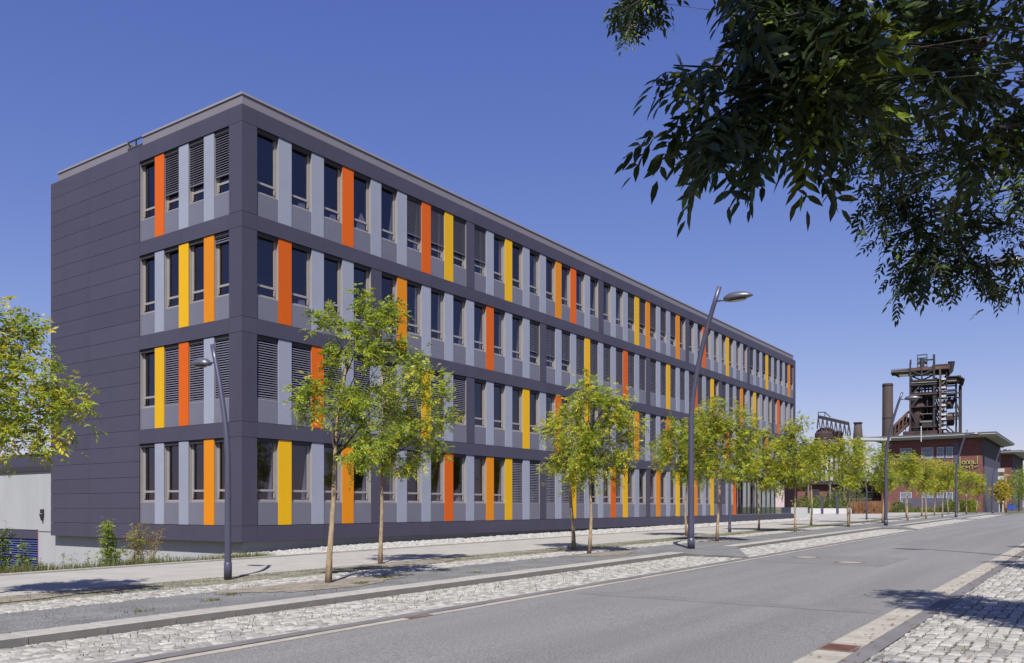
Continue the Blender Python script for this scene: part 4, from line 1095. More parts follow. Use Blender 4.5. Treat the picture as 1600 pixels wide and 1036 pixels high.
for i in range(900):   # tufts in the cobble joints
    X = random.uniform(-13,8); Y = random.uniform(-14.5,-12.6); pts.append((X,Y,float(KX(X))+.02))
for i in range(700):
    X = random.uniform(-10,10); Y = random.uniform(-25,-21.4); pts.append((X,Y,float(KX(X))+.02))
place('grass_tufts', grass_stuff('grass_tufts', np.array(pts), .05, M['grassblade'], .007), None, kind='stuff', label='sparse short grass growing in the gravel and the cobble joints', category='grass')

def shrub(name, px, py_top, d, hw, label, mats, probs, n, size, pairs=2, lw=.6, seed=5, stems=5, dens_up=0.0):
    xy = at(px, d); zb = yard_z(xy.x, xy.y) if xy.y > -3.0 else float(KX(xy.x))+IS
    H_ = zat(py_top, d)-zb; rng = np.random.default_rng(seed); rr = random.Random(seed); w_ = hw/1334*d
    t_ = thing(name, label, 'shrub', (xy.x, xy.y, zb), group=None)
    mb = MB(); P = []; AX = []
    tips = []
    for i in range(stems):
        a = rr.random()*6.28; r_ = w_*rr.uniform(.2,.9); h = H_*rr.uniform(.65,1.0)
        tip = Vector((r_*math.cos(a), r_*math.sin(a), h)); p = [Vector((0,0,-.05)), tip*.4+Vector((rr.uniform(-.05,.05),0,.1)), tip]
        mb.tube(p, [.012,.008,.003], 5, caps=False); tips.append(p)
    for i in range(n):
        p = rr.choice(tips); q = rr.random()**(.75)
        c = p[0].lerp(p[1], q*2) if q < .5 else p[1].lerp(p[2], q*2-1)
        rad = w_*(.45*(1-q)+.10)
        P.append((c.x+rr.gauss(0,rad), c.y+rr.gauss(0,rad), max(.03, c.z+rr.gauss(0,.05)))); AX.append((rr.gauss(0,1), rr.gauss(0,1), rr.uniform(-.1,1)))
    P = np.array(P); AX = np.array(AX); N = len(P)
    me = leaf_mesh('foliage', P, AX, size*rng.uniform(.7,1.3,N), rng.choice(len(mats), N, p=probs), mats, pairs, False, rng, lw)
    mb.build('stem', M['bark_dark'] if mats[0] != M['dry'] else M['timber'], t_); place('foliage', me, t_)
    return t_
gm_ = [M['leaf_b'], M['leaf_a'], M['leaf_d']]
dR = [M['dry'], M['leaf_b'], M['leaf_c']]
shrub('green_shrub', 172, 812, 22.8, 24, 'bushy green shrub against the pale plinth, tallest of the weeds', gm_, (.6,.3,.1), 1500, .12, seed=21, stems=8)
shrub('dry_shrub', 213, 816, 23.0, 24, 'half-dry brown and green shrub right of the bushy green one', dR, (.5,.35,.15), 700, .10, seed=22, stems=8)
shrub('dry_shrub', 238, 822, 23.2, 18, 'thin straw-coloured dry weed, rightmost of the tall ones', dR, (.75,.1,.15), 360, .10, seed=23, stems=7, lw=.3)
shrub('green_shrub', 262, 852, 23.6, 10, 'small arching sprig at the plinth right of the dry weeds', gm_, (.4,.2,.4), 26, .08, seed=24, stems=2)
shrub('green_shrub', 30, 868, 21.6, 30, 'low spreading green weeds before the blue louvred gate', gm_, (.5,.3,.2), 550, .10, seed=25, stems=9)
shrub('tall_weed', 3, 812, 20.6, 12, 'tall weed at the left picture edge with long pointed leaves', gm_, (.6,.1,.3), 260, .17, seed=26, stems=4)
shrub('tall_weed', 36, 846, 21.8, 9, 'upright weed standing before the middle of the blue gate', gm_, (.5,.3,.2), 300, .12, seed=27, stems=3)
shrub('dry_shrub', 84, 866, 22.0, 6, 'small red-brown weed below the corner of the annex wall', dR, (.6,.3,.1), 200, .08, seed=28, stems=3)
shrub('green_shrub', 140, 858, 22.4, 8, 'slim feathery weed left of the bushy green shrub', gm_, (.6,.3,.1), 220, .08, seed=29, stems=3)
shrub('green_shrub', 105, 868, 22.2, 14, 'wispy low weed between the annex wall corner and the feathery weed', gm_, (.5,.3,.2), 300, .09, seed=30, stems=5)
shrub('green_shrub', 62, 872, 21.9, 16, 'low green weed under the red gate seal', gm_, (.5,.3,.2), 400, .09, seed=31, stems=5)

# corten edging of a planting bed on the right
ce = thing('planter_edging', 'low rust-brown steel edging on the right-hand cobbles in tree shade', 'planter edging', (12.5,-22.4,float(KX(12))+.03))
MB().box(-1.9,1.9,-.9,-.88,0,.17).box(-1.9,1.9,.88,.9,0,.17).box(-1.9,-1.88,-.88,.88,0,.17).box(1.88,1.9,-.88,.88,0,.17).build('frame', M['corten'], ce)
MB().box(-1.87,1.87,-.87,.87,0,.10).build('soil', M['earth'], ce)

# ------------------------------------------------------------------ far side: walls, hall, brick buildings
zf = float(KX(130))
def blk(name, px0, px1, d, yb, yt, dep, m, label, cat):
    a = at(px0, d); b = at(px1, d); z0 = zat(yb, d); z1 = zat(yt, d); n = Vector((VD[0],VD[1],0))*dep
    t_ = MB().prism([(0,0),(b.x-a.x,b.y-a.y),(b.x-a.x+n.x,b.y-a.y+n.y),(n.x,n.y)], 0-.4, z1-z0)
    return t_.build(name, m, None, (a.x,a.y,z0), label=label, category=cat)
blk('concrete_block', 1236, 1262, 82, 806, 793, 3.0, M['plinth'], 'pale grey concrete block at the far end of the office building', 'concrete block')
lw_ = thing('low_wall', 'low white wall behind the trees, between office building and brick building', 'low wall', at(1263,118, zat(800,118)))
for i, (a, b) in enumerate(((1266,1309),(1309.4,1333))):
    p = at(a,118); q = at(b,118); o = lw_.location
    MB().prism([(p.x-o.x,p.y-o.y),(q.x-o.x,q.y-o.y),(q.x-o.x+.4*VD[0],q.y-o.y+.4*VD[1]),(p.x-o.x+.4*VD[0],p.y-o.y+.4*VD[1])], -.5, zat(794.3,118)-zat(800,118)).build('wall_section', M['white'], lw_)
for px, lab in ((1284.6,'dark bollard post in front of the low white wall, left one'),(1308.5,'dark bollard post in front of the low white wall, right one')):
    p = at(px, 108, float(KX(110))+.1); MB().box(-.13,.13,-.13,.13,0,2.1).box(-.17,.17,-.17,.17,2.1,2.2).build('bollard_post', M['pole'], None, p, label=lab, category='post', group='dark posts by the low white wall')
# old brick hall with steel columns behind the low wall
h = thing('industrial_hall', 'dark red brick industrial hall with pale steel columns, seen under the tree crowns', 'industrial building', at(1250,165,.4))
hx = h.location
def hb(px0, px1, d, y0, y1, dep, m, nm):
    a = at(px0,d); b = at(px1,d); n = Vector((VD[0],VD[1],0))*dep
    MB().prism([(a.x-hx.x,a.y-hx.y),(b.x-hx.x,b.y-hx.y),(b.x-hx.x+n.x,b.y-hx.y+n.y),(a.x-hx.x+n.x,a.y-hx.y+n.y)], zat(y1,d)-hx.z, zat(y0,d)-hx.z).build(nm, m, h)
hb(1246,1378,166,757,803,8,M['brick'],'wall'); hb(1244,1380,165,751,757,10,M['soot'],'roof')
for px in (1262,1296,1318,1341,1362): hb(px,px+2.4,164.6,757,803,.3,M['greygreen'],'column')
for px in (1268,1302,1324,1346): hb(px,px+12,165.7,764,790,.25,M['soot'],'window')
hb(1262,1378,164.3,779,780,.2,M['greygreen'],'rail')

def brick_building(px, d, z_top, Ly, Lx, label, sign):
    c = at(px, d); b = thing('brick_building', label, 'brick building', (c.x, c.y, zf))
    H_ = z_top-zf
    MB().box(0,Lx,0,Ly,-.5,H_).build('wall', M['brick'], b)
    s_ = 2.3
    MB().prism([(.02-.6,-.6),(Lx+.6,-.6),(Lx+.6,Ly+.6),(-.6,Ly+.6)], H_+.002, H_+.05).build('eave_underside', M['core'], b)
    # tapered eave: white underside rising outward, thin dark roof edge
    e = MB(); x0,x1,y0,y1 = 0,Lx,0,Ly
    lo = [(x0-.3,y0-.3),(x1+.3,y0-.3),(x1+.3,y1+.3),(x0-.3,y1+.3)]; hi = [(x0-s_,y0-s_),(x1+s_,y0-s_),(x1+s_,y1+s_),(x0-s_,y1+s_)]
    e.add([(x,y,H_+.06) for x,y in lo]+[(x,y,H_+.52) for x,y in hi]+[(x,y,H_+.72) for x,y in hi], [(3,2,1,0)]+[(i,(i+1)%4,4+(i+1)%4,4+i) for i in range(4)]+[(4+i,4+(i+1)%4,8+(i+1)%4,8+i) for i in range(4)])
    e.build('eave', M['eave'], b)
    MB().box(x0-s_-.05,x1+s_+.05,y0-s_-.05,y1+s_+.05,H_+.721,H_+.90).build('roof', M['eave_top'], b)
    MB().box(.0,Lx,-.06,0,H_-3.2,H_-.02).build('eave_recess_shade', M['core'], b)  # near-black sheet painting the shaded recess under the eave
    MB().box(1.8,Lx-1.2,-.10,-.065,-.3,H_-3.1).build('cladding', M['darkmetal'], b)
    if sign:
        mpx = 16.6/155.0*1.0
        for (y0_,y1_,z0_,z1_) in ((4.6,5.75,H_-3.3,H_-1.3),(6.1,7.25,H_-3.3,H_-1.3),(7.8,9.8,H_-3.3,H_-1.3),(4.6,5.75,1.8,3.6),(6.1,7.25,1.8,3.6),(7.8,9.8,1.8,3.6),(11.4,13.4,1.8,3.6),(4.6,5.75,5.0,6.4),(11.4,13.4,H_-3.3,H_-1.3)):
            w_ = MB(); w_.box(-.10,-.061,y0_,y0_+.12,z0_,z1_).box(-.10,-.061,y1_-.12,y1_,z0_,z1_).box(-.10,-.061,y0_+.12,y1_-.12,z0_,z0_+.12).box(-.10,-.061,y0_+.12,y1_-.12,z1_-.12,z1_)
            w_.box(-.09,-.061,y0_+.12,y1_-.12,(z0_+z1_)/2-.04,(z0_+z1_)/2+.04)
            o = w_.build('window', M['eave'], b)
            MB().add([(-.075,y0_+.12,z0_+.12),(-.075,y1_-.12,z0_+.12),(-.075,y1_-.12,z1_-.12),(-.075,y0_+.12,z1_-.12)], [(0,3,2,1)]).build('pane', M['winfar'], o)
        MB().box(-.12,-.062,3.7,4.45,0,H_-.5).build('dark_strip', M['darkmetal'], b)
        MB().box(-.11,-.062,5.8,6.05,0,H_-1.0).build('dark_strip', M['darkmetal'], b)
        # two-line sign in pale yellow letters (too small in the photograph to read): letter strokes
        sg = MB(); y = 4.4; z = H_-5.2
        def st(u0,v0,u1,v1,t=.14): sg.beam((-.14, 3.5-u0, z+v0), (-.14, 3.5-u1, z+v1), t)
        st(0,-.05,0,2.1); st(0,0.05,.5,.05); st(.35,1.2,.8,1.2); st(.35,.75,.8,.75); st(.35,.75,.35,1.2); st(.8,.75,.8,1.2); st(.95,.75,1.0,1.3); st(1.0,1.3,1.4,1.25); st(1.4,1.25,1.35,.7)
        st(1.5,1.25,1.9,1.25); st(1.55,.75,1.55,1.25); st(1.9,.5,1.9,1.25); st(2.1,.75,2.1,1.3); st(2.1,.75,2.5,.8); st(2.7,.7,2.75,2.1)
        st(.3,.35,.9,.35); st(.3,.05,.3,.35); st(1.0,.05,1.5,.35); st(1.5,-.1,1.5,.4); st(1.7,.4,2.2,.35); st(1.95,-.2,1.95,.4); st(2.3,.05,2.8,.35)
        sg.build('sign', M['yellowsign'], b)
    return b
M['winfar'] = mat('far_window_glass', (0.16,0.20,0.28), 0.15)
bb = brick_building(1535, 150, zat(684.5,150), 16.6, 30, 'red brick building with a broad projecting flat roof and yellow sign, below the blast furnace', True)
b2 = brick_building(1581, 204, zat(710.5,204), 12, 31, 'smaller red brick building with projecting roof at the right picture edge', False)
blk_c = thing('entrance_canopy', 'long thin pale canopy reaching left from the brick building roof', 'canopy', at(1352,146,zat(688,146)))
p = at(1345,147); q = at(1392,147.5); o = blk_c.location
MB().prism([(p.x-o.x,p.y-o.y),(q.x-o.x,q.y-o.y),(q.x-o.x+3*VD[0],q.y-o.y+3*VD[1]),(p.x-o.x+3*VD[0],p.y-o.y+3*VD[1])], .1, .55).build('slab', M['eave'], blk_c)
MB().tube([(p.x-o.x+1,p.y-o.y+.5,.1),(p.x-o.x+1,p.y-o.y+.5,-11)], .12, 8).build('column', M['soot'], blk_c)
MB().tube([(q.x-o.x-.6,q.y-o.y+.8,.1),(q.x-o.x-.6,q.y-o.y+.8,-11)], .12, 8).build('column', M['soot'], blk_c)
# dark slatted fence
fp = at(1412,138); fq = at(1480,138); fe = thing('slatted_fence', 'dark grey upright slatted fence before the brick building', 'fence', (fp.x,fp.y,zf))
slm = MB().box(-.08,.08,-.02,.02,-.3,2.35).mesh('slat', M['darkmetal'])
fl_ = (fq-fp); n = int(fl_.length/.2)
for i in range(n):
    v = fl_*(i/n); place('slat', slm, fe, (v.x, v.y, 0), rot=(0,0,math.atan2(fl_.y,fl_.x)))
MB().beam((0,0,1.9),(fl_.x,fl_.y,1.9),.06).beam((0,0,.4),(fl_.x,fl_.y,.4),.06).build('rail', M['darkmetal'], fe)
# hedge, ornamental grass, far trees
def bushy(name, px, d, w_, h, label, cat, mats, probs, n, size, seed, top=None):
    c = at(px, d); r = np.random.default_rng(seed)
    t_ = thing(name, label, cat, (c.x,c.y,float(KX(c.x))+.05))
    q = r.normal(0,1,(n,3)); q /= np.linalg.norm(q,axis=1,keepdims=True); q *= r.uniform(.55,1.05,(n,1))
    lump = 1+.22*np.sin(q[:,0:1]*5+seed)+.18*np.cos(q[:,1:2]*7)
    P = q*lump*np.array([w_,w_,h/2])+np.array([0,0,h/2+(top or 0)]); P[:,2] = np.maximum(P[:,2], .05)
    me = leaf_mesh('foliage' if not top else 'crown', P, q+r.normal(0,.6,(n,3))+np.array([0,0,.3]), size*r.uniform(.7,1.3,n), r.choice(3,n,p=probs), mats, 2, False, r, .55)
    place('foliage' if not top else 'crown', me, t_)
    if top: MB().tube([(0,0,-.1),(0.05,0,top*.6),(0,0,top+h*.5)], [.16,.12,.05], 8).build('trunk', M['bark_dark'], t_)
    else: MB().tube([(0,0,-.1),(0,0,h*.6)], [.08,.03], 6).build('stem', M['bark_dark'], t_)
hm = [M['leaf_b'], M['leaf_a'], M['leaf_d']]
for i, (px, w_, h, lab) in enumerate(((1484,1.1,2.0,'clipped green bush at the right end of the dark fence'),(1497,1.1,1.9,'middle green bush below the yellow sign'),(1509,1.1,2.0,'green bush just left of the yellow-green bush'),(1519,.8,2.1,'yellow-green bush by the corner of the brick building'))):
    bushy('hedge_bush', px, 134, w_, h, lab, 'bush', hm, (.4,.2,.4) if i < 3 else (.2,.7,.1), 700, .30, 90+i)
for i, (px, d, w_, h, lab) in enumerate(((1256,122,1.6,2.4,'dark shrub behind the concrete block'),(1276,126,2.0,2.2,'dark green shrub behind the left end of the low white wall'),(1300,126,2.0,3.0,'dark green shrub behind the low white wall, taller one'),(1318,128,1.6,1.8,'low shrub behind the right end of the white wall'),(1330,150,3,5,'dark bushy tree in front of the old brick hall'),(1400,128,2.0,1.5,'grassy green mound left of the dark fence'))):
    bushy('background_shrub', px, d, w_, h, lab, 'shrub', hm, (.35,.1,.55), 800, .34, 100+i)
pts = []
for i in range(5000):
    px = random.uniform(1334,1386); d = random.uniform(114,124); p = at(px,d); pts.append((p.x,p.y,float(KX(p.x))+.08))
place('ornamental_grass', grass_stuff('ornamental_grass', np.array(pts), 1.5, mat_leaf('reddish_grass', (0.30,0.16,0.08), .3), .05), None, kind='stuff', label='reddish-brown ornamental grass left of the brick building', category='ornamental grass')
pts = []
for i in range(3500):
    px = random.uniform(1388,1480); d = random.uniform(126,134); p = at(px,d); pts.append((p.x,p.y,float(KX(p.x))+.08))
place('rough_grass', grass_stuff('rough_grass', np.array(pts), .8, M['grassblade'], .05), None, kind='stuff', label='rough green grass at the foot of the dark slatted fence', category='grass')
fm = [M['leaf_b'], M['leaf_a'], M['leaf_c']]
for i, (px, d, w_, h, tp, lab) in enumerate(((1592,176,3.6,6.0,2.0,'rounded darker green tree at the right edge, before the second brick building'),(1606,150,3.0,5.2,2.2,'green tree cut by the right picture edge'),(1584,232,4.5,7.0,1.5,'small far tree beyond the blue container'),(1564,150,1.4,3.2,2.0,'orange-turning young tree beside the white square panels'))):
    bushy('street_tree', px, d, w_, h, lab, 'tree', fm if i < 3 else [M['leaf_c'],M['leaf_a'],M['dry']], (.75,.2,.05) if i < 3 else (.6,.1,.3), 1500, .42, 120+i, top=tp)
for i, (px, d, w_, h) in enumerate(((1262,240,9,9),(1345,250,10,8),(1240,230,8,10))):
    bushy('background_tree', px, d, w_, h, ['broad far tree behind the ironworks vessels','broad far tree beside the small brick chimney','broad far tree peeping past the far end of the office building'][i], 'tree', fm, (.7,.25,.05), 1400, .9, 140+i, top=3)
# white panels on a post, timber post, blue container
wp = thing('panel_post', 'column of small white square panels between the two brick buildings', 'sign post', at(1564.5,158,zf))
MB().tube([(0,0,-.2),(0,0,8.0)], .08, 8).build('post', M['greygreen'], wp)
pm = MB().box(-.5,.5,-.5,.5,-.32,.32).mesh('panel', M['white'])
for z in (7.7,6.3,4.9,3.5,2.0): place('panel', pm, wp, (0,0,z))
MB().box(-.35,.35,-.35,.35,0,1.5).build('base', M['white'], wp)
tp_ = thing('timber_post', 'tall ochre timber post with a short crossbar near the blue container', 'post', at(1572,156,zf))
MB().box(-.12,.12,-.12,.12,-.2,6.6).build('post', M['timber'], tp_); MB().beam((-.5*RD[0],-.5*RD[1],6.75),(.6*RD[0],.6*RD[1],6.75),.3).build('crossbar', M['timber'], tp_)
bc = thing('container', 'small bright blue container by the roadside at the far right', 'container', at(1580,160,zf+.3))
MB().bevbox(-.8,.8,-.5,.5,0,1.05,.08).build('body', M['blue'], bc); MB().box(-.85,.85,-.55,.55,1.055,1.13).build('lid', M['blue'], bc)
# raised verge strip behind far pavement
# ------------------------------------------------------------------ ironworks skyline
Q = math.atan2(RD[1], RD[0])
def iron(name, px, d, label, cat): 
    return thing(name, label, cat, at(px, d, 0), Q - math.atan((px-800)/1334))
D0 = 300; S0 = D0/1334
F_ = iron('blast_furnace', 1450, D0, 'disused rusty blast furnace tower with platforms, stair tower and girders above the brick building roof', 'blast furnace')
def fx(zx): return (1370+zx/7.4-1450)*S0*math.cos(math.atan(650/1334))
def fz(zy): return zat(550+zy/7.4, D0)
def fcol(zx0, zx1, zy0, zy1, y=0, m='soot', nm='column', dep=None):
    w_ = fx(zx1)-fx(zx0); dep = dep or w_; MB().box(fx(zx0),fx(zx1),y-dep/2,y+dep/2,fz(zy1),fz(zy0)).build(nm, M[m], F_)
for y in (-7, 9):
    fcol(378,400,150 if y < 0 else 215,985,y); fcol(512,528,115 if y < 0 else 215,560,y); fcol(648,672,78 if y < 0 else 200,985,y,'soot')
fcol(382,404,112,160,-7,'soot','chimney_cap'); fcol(646,673,72,165,-7.2,'soot','chimney_cap')
fcol(718,736,255,985,-9,'rust_l'); fcol(905,919,340,985,4,'soot'); fcol(950,971,370,985,-6,'soot'); fcol(950,968,370,985,8,'soot'); fcol(905,919,370,985,-5,'soot')
fcol(590,606,400,500,0,'soot'); fcol(378,400,500,985,-7.3,'rust')
def fb(zx0,zx1,zy0,zy1,y0,y1,m,nm='girder'): MB().box(fx(zx0),fx(zx1),y0,y1,fz(zy1),fz(zy0)).build(nm, M[m], F_)
# top crane bridge
mb = MB(); mb.prism([(fx(165),-5),(fx(400),-7),(fx(400),-3),(fx(165),-4.4)], fz(240), fz(212)); mb.build('bridge', M['rust_l'], F_)
fb(395,830,205,236,-7,-6,'rust_l','bridge'); fb(260,660,272,296,-6.6,-6,'greygreen'); fb(395,830,205,236,6,7,'rust'); fb(640,840,175,250,-5,5,'rust','winch_house'); fb(690,800,165,180,-3,3,'rust_l','winch_roof')
d = MB(); d.beam((fx(165),-4.7,fz(238)),(fx(265),-5,fz(292)),.6); d.build('brace', M['soot'], F_)
fb(165,400,238,243,-7,2,'greygreen','deck'); fb(400,830,237,243,-7,7,'soot','deck')
rl = MB()
for i in range(12):
    x = fx(170+i*20); rl.box(x-.06,x+.06,-5,-4.88,fz(214),fz(198))
rl.box(fx(165),fx(400),-5,-4.9,fz(201),fz(198)); rl.build('railing', M['soot'], F_)
# head frame
for a, b in ((466,474),(576,585)):
    for y in (-4,3): fb(a,b,48,205,y-.4,y+.4,'soot','frame_post')
for zy in (46,100,150):
    for y in (-4,3): fb(466,585,zy,zy+9,y-.3,y+.3,'soot','frame_beam')
dd = MB(); dd.beam((fx(470),-4,fz(150)),(fx(525),-4,fz(105)),.5); dd.beam((fx(525),-4,fz(105)),(fx(580),-4,fz(150)),.5); dd.tube([(fx(525),-4,fz(85)),(fx(525),-4,fz(205))], .7, 8); dd.build('brace', M['soot'], F_)
fb(560,650,108,120,-5,-4,'soot')
# levels
for zy0, zy1, a, b, m in ((348,362,400,910,'soot'),(372,384,400,910,'greygreen'),(395,412,395,720,'soot'),(490,500,385,910,'soot'),(506,520,390,740,'rust_l'),(475,488,810,915,'soot'),(512,524,720,960,'soot'),(650,660,380,740,'rust'),(735,748,815,960,'soot'),(762,772,900,960,'soot'),(735,742,505,640,'greygreen'),(815,835,500,640,'greygreen'),(880,892,380,740,'soot')):
    fb(a,b,zy0,zy1,-7.6,-6.6,m); fb(a,b,zy0,zy1,6.5,7.5,m)
for zy, a, b in ((385,395,720),(500,390,740),(345,400,900),(655,385,740)): fb(a,b,zy,zy+5,-6.5,6.5,'soot','deck')
fb(800,960,328,340,-8,8,'soot','annex_roof'); MB().prism([(fx(930),-8.6),(fx(1000),-8.6),(fx(1000),8.6),(fx(930),8.6)], [fz(345),fz(382),fz(382),fz(345)], [fz(325),fz(370),fz(370),fz(325)]).build('annex_roof', M['soot'], F_)
fb(815,960,385,395,-7.8,-7,'rust'); 
# furnace body
def frus(zx0,zx1,zx2,zx3,zyt,zyb,m,nm,y=0,n=20):
    r1 = (fx(zx1)-fx(zx0))/2; r2 = (fx(zx3)-fx(zx2))/2; c1 = (fx(zx0)+fx(zx1))/2; c2 = (fx(zx2)+fx(zx3))/2
    MB().tube([(c2,y,fz(zyb)),(c1,y,fz(zyt))], [r2,r1], n).build(nm, M[m], F_, smooth=False)
frus(545,610,530,640,535,620,'rust','furnace_top'); frus(520,650,470,700,620,800,'soot','furnace_shaft'); frus(470,700,430,730,800,985,'rust','furnace_hearth')
for zy in (640,700,770,850,900): frus(500,690,500,690,zy,zy+9,'rust','ring')
MB().tube([(fx(525),-3,fz(535)),(fx(480),-4.5,fz(700)),(fx(440),-5.5,fz(985))], [2.0,2.1,2.3], 14).build('downcomer', M['rust'], F_, smooth=True)
MB().tube([(fx(590),-3,fz(540)),(fx(640),-4,fz(700)),(fx(690),-5,fz(900))], [.9,.9,.9], 10).build('gas_pipe', M['rust'], F_, smooth=True)
MB().tube([(fx(860),0,fz(130)),(fx(860),0,fz(235)),(fx(800),0,fz(300)),(fx(790),0,fz(420))], [1.2,.6,.6,.6], 10).build('gas_pipe', M['soot'], F_)
for i, zy in enumerate((355,402,450,500,550,600,648,700,752,803,850,902)):    # stair tower
    fb(740,800,zy+18,zy+23,-9.5,-5,'soot','stair_landing')
    if i in (0,2,4,6,8,9,11): fb(742,790,zy-2,zy+18,-9.6,-9.3,'white','stair_panel')
    if i < 11: s2 = MB(); s2.beam((fx(745),-9,fz(zy+66)),(fx(795),-9,fz(zy+20)),.5,.3); s2.build('stair_flight', M['greygreen'], F_)
for zx in (738,797): fcol(zx,zx+6,290,985,-9.4,'soot','stair_post')
fb(800,890,740,765,-5,5,'greygreen','annex'); fb(805,890,765,850,-5,5,'rust','annex'); fb(800,880,570,660,-3,3,'soot','machine'); fb(815,850,585,625,-3.4,-3.0,'rust_l','machine')
dd = MB(); dd.beam((fx(860),-2,fz(650)),(fx(905),-2,fz(540)),.9); dd.beam((fx(835),-2,fz(590)),(fx(835),-2,fz(540)),.9); dd.build('brace', M['soot'], F_)
dd = MB()
for (a,za,b,zb) in ((400,520,512,400),(400,650,512,520),(672,520,718,640),(672,400,718,500),(400,700,470,880),(672,660,718,760),(672,880,740,770),(800,880,905,980),(905,620,950,750),(405,240,512,290),(528,290,648,240)):
    for y in (-7.1,7.1): MB().beam((fx(a),y,fz(za)),(fx(b),y,fz(zb)),.45).build('brace', M['soot'], F_)
rf_ = random.Random(9)
for i in range(26):
    zx = rf_.uniform(395,700); zy = rf_.choice((258,330,380,470,620,690,760,820,880,920)); w_ = rf_.uniform(12,50); h_ = rf_.uniform(10,40); y_ = rf_.uniform(-6,5)
    fb(zx,zx+w_,zy-h_,zy,y_,y_+rf_.uniform(.8,2.5),rf_.choice(('soot','rust','soot','rust_l')),'machinery')
for i in range(14):
    zx = rf_.uniform(400,790); zy = rf_.uniform(300,800); y_ = rf_.uniform(-6.5,6)
    MB().tube([(fx(zx),y_,fz(zy+rf_.uniform(90,200))),(fx(zx),y_,fz(zy)),(fx(zx+rf_.uniform(-70,70)),y_,fz(zy-rf_.uniform(5,40)))], rf_.uniform(.25,.55), 6).build('pipe', M['soot'], F_)
fb(305,740,930,990,-8,8,'rust','base_house'); fb(740,960,955,990,-7,8,'rust','base_house'); fb(520,640,835,885,-7.4,-6.7,'soot','platform'); fb(410,440,560,900,-5,5,'greygreen','pipe_rack')
dd = MB(); dd.beam((fx(375),-4,fz(770)),(fx(60),-4,fz(1040)),3.2,3.4); dd.build('skip_bridge', M['rust'], F_)
dd = MB(); dd.beam((fx(375),-6.6,fz(700)),(fx(60),-6.6,fz(990)),.5,.8); dd.beam((fx(375),-6.6,fz(830)),(fx(100),-6.6,fz(1080)),.5,.8)
for i in range(6):
    x = 360-i*45; dd.beam((fx(x),-6.6,fz(712+i*42)),(fx(x-22),-6.6,fz(832+i*42)),.35)
dd.build('skip_bridge_truss', M['rust_l'], F_)
for zx in (330,230,150): fcol(zx,zx+8,860,1400,-4,'soot','skip_leg')
for zx in (378,650,718,905,950): fcol(zx,zx+20,985,1550,-6,'soot','column')
fb(305,960,990,1600,-6,9,'soot','casthouse')
# flagpole-like mast on the roof edge
ms = thing('roof_mast', 'thin pale mast on the brick building roof before the blast furnace', 'mast', at(1439.3,152,zat(690,152)))
MB().tube([(0,0,0),(0,0,zat(666,152)-zat(690,152))], .09, 6).box(-.35,.35,-.05,.05,2.5,2.62).build('pole', M['white'], ms)
# big steel chimney
ch = iron('steel_chimney', 1387, 250, 'thick round rust-brown steel chimney left of the blast furnace', 'chimney'); r_ = 8*250/1334
z1 = zat(599.5,250)
MB().tube([(0,0,-1),(0,0,z1*.5),(0,0,z1)], [r_*1.06,r_*1.03,r_*.95], 28, caps=False).build('shaft', M['chimney'], ch, smooth=True)
for q in (.30,.52,.73,.985): MB().tube([(0,0,z1*q-.15),(0,0,z1*q+.15)], r_*1.03, 28, caps=(q > .9)).build('ring', M['soot'], ch)
# gas-cleaning vessels with frame on top
Dv = 260; Sv = Dv/1334; V_ = iron('gas_vessels', 1300, Dv, 'dark rusty ironworks vessels with a trussed gantry on top, right of the office building', 'ironworks vessels')
def vx(zx): return (1230+zx/5.18-1300)*Sv*math.cos(math.atan(500/1334))
def vz(zy): return zat(620+zy/5.18, Dv)
MB().tube([(vx(310),0,vz(470)),(vx(310),0,vz(395)),(vx(310),0,vz(345)),(vx(310),0,vz(340)),(vx(310),0,vz(300)),(vx(310),0,vz(270)),(vx(310),0,vz(250))], [2,5.5,12*Sv*1.0+.6,16*Sv,16*Sv,13*Sv,7*Sv], 20).build('vessel', M['rust'], V_, smooth=False)
MB().tube([(vx(415),3,vz(470)),(vx(415),3,vz(380)),(vx(415),3,vz(330)),(vx(415),3,vz(285)),(vx(415),3,vz(270))], [1.5,2,6.5*Sv,6.5*Sv,4*Sv], 16).build('vessel', M['rust'], V_)
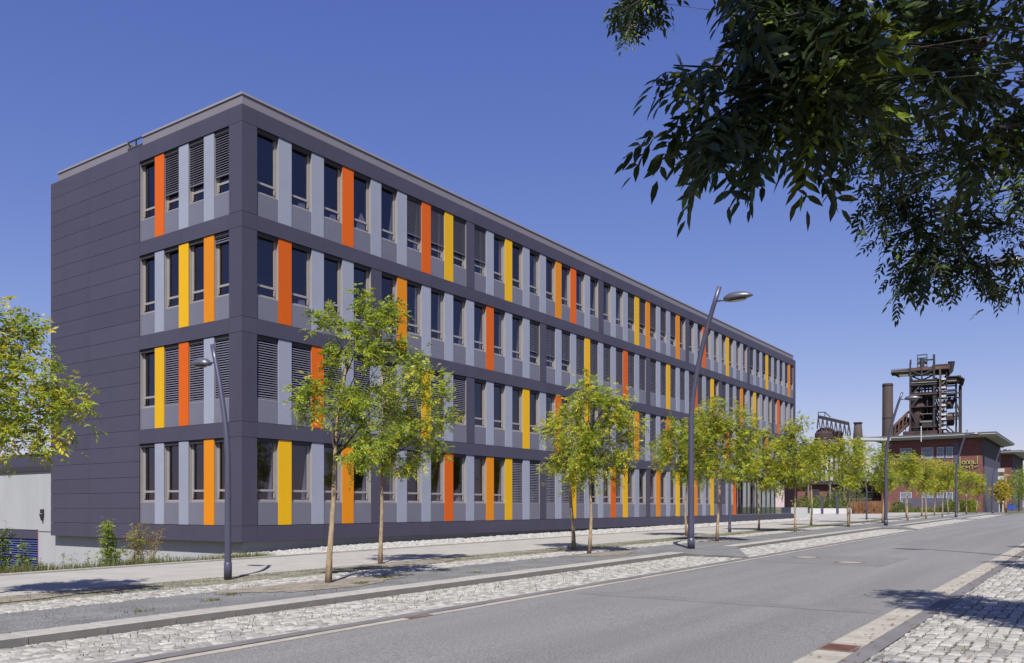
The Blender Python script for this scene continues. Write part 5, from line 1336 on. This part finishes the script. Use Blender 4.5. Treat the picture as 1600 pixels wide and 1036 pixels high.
MB().tube([(vx(310),0,vz(343)),(vx(310),0,vz(335))], 17*Sv, 20).build('ring', M['soot'], V_)
gt = MB()
top0, top1 = (252,158), (497,222)
for y in (-2.2, 2.2):
    gt.beam((vx(top0[0]),y,vz(top0[1])),(vx(top1[0]),y,vz(top1[1])),.55)
    for i in range(8):
        q = i/7; x = top0[0]+(top1[0]-top0[0])*q; zt_ = top0[1]+(top1[1]-top0[1])*q
        gt.beam((vx(x),y,vz(zt_)),(vx(x-10),y*1.3,vz(zt_+95)),.28); gt.beam((vx(x),y,vz(zt_)),(vx(x+14),y*1.3,vz(zt_+95)),.28)
for i in range(8):
    q = i/7; gt.beam((vx(252+245*q),-2.2,vz(158+64*q)),(vx(252+245*q),2.2,vz(158+64*q)),.3)
gt.beam((vx(250),0,vz(122)),(vx(305),0,vz(122)),.25); gt.beam((vx(250),0,vz(122)),(vx(250),0,vz(160)),.25); gt.beam((vx(305),0,vz(122)),(vx(350),0,vz(165)),.25); gt.beam((vx(305),0,vz(122)),(vx(305),0,vz(165)),.25)
gt.build('gantry', M['soot'], V_)
lg = MB()
for zx in (262,300,340,380,420,450): lg.box(vx(zx)-.35,vx(zx)+.35,-.35,.35,0,vz(380))
lg.box(vx(250),vx(460),-.5,.5,vz(440),vz(425)); lg.beam((vx(262),0,vz(440)),(vx(340),0,vz(640)),.4); lg.beam((vx(340),0,vz(440)),(vx(262),0,vz(640)),.4)
lg.build('supports', M['soot'], V_)
sc = iron('small_chimney', 1340.5, 230, 'short stubby brown chimney with a dark rim beyond the tree crowns', 'chimney')
MB().tube([(0,0,0),(0,0,zat(684,230)),(0,0,zat(662,230))], [1.5,1.25,.95], 16).build('shaft', M['chimney'], sc, smooth=True)
MB().tube([(0,0,zat(662,230)),(0,0,zat(660,230))], 1.15, 16).build('rim', M['soot'], sc)

scene.render.engine = 'CYCLES'
scene.cycles.max_bounces = 8; scene.cycles.transparent_max_bounces = 16; scene.cycles.caustics_reflective = False; scene.cycles.caustics_refractive = False
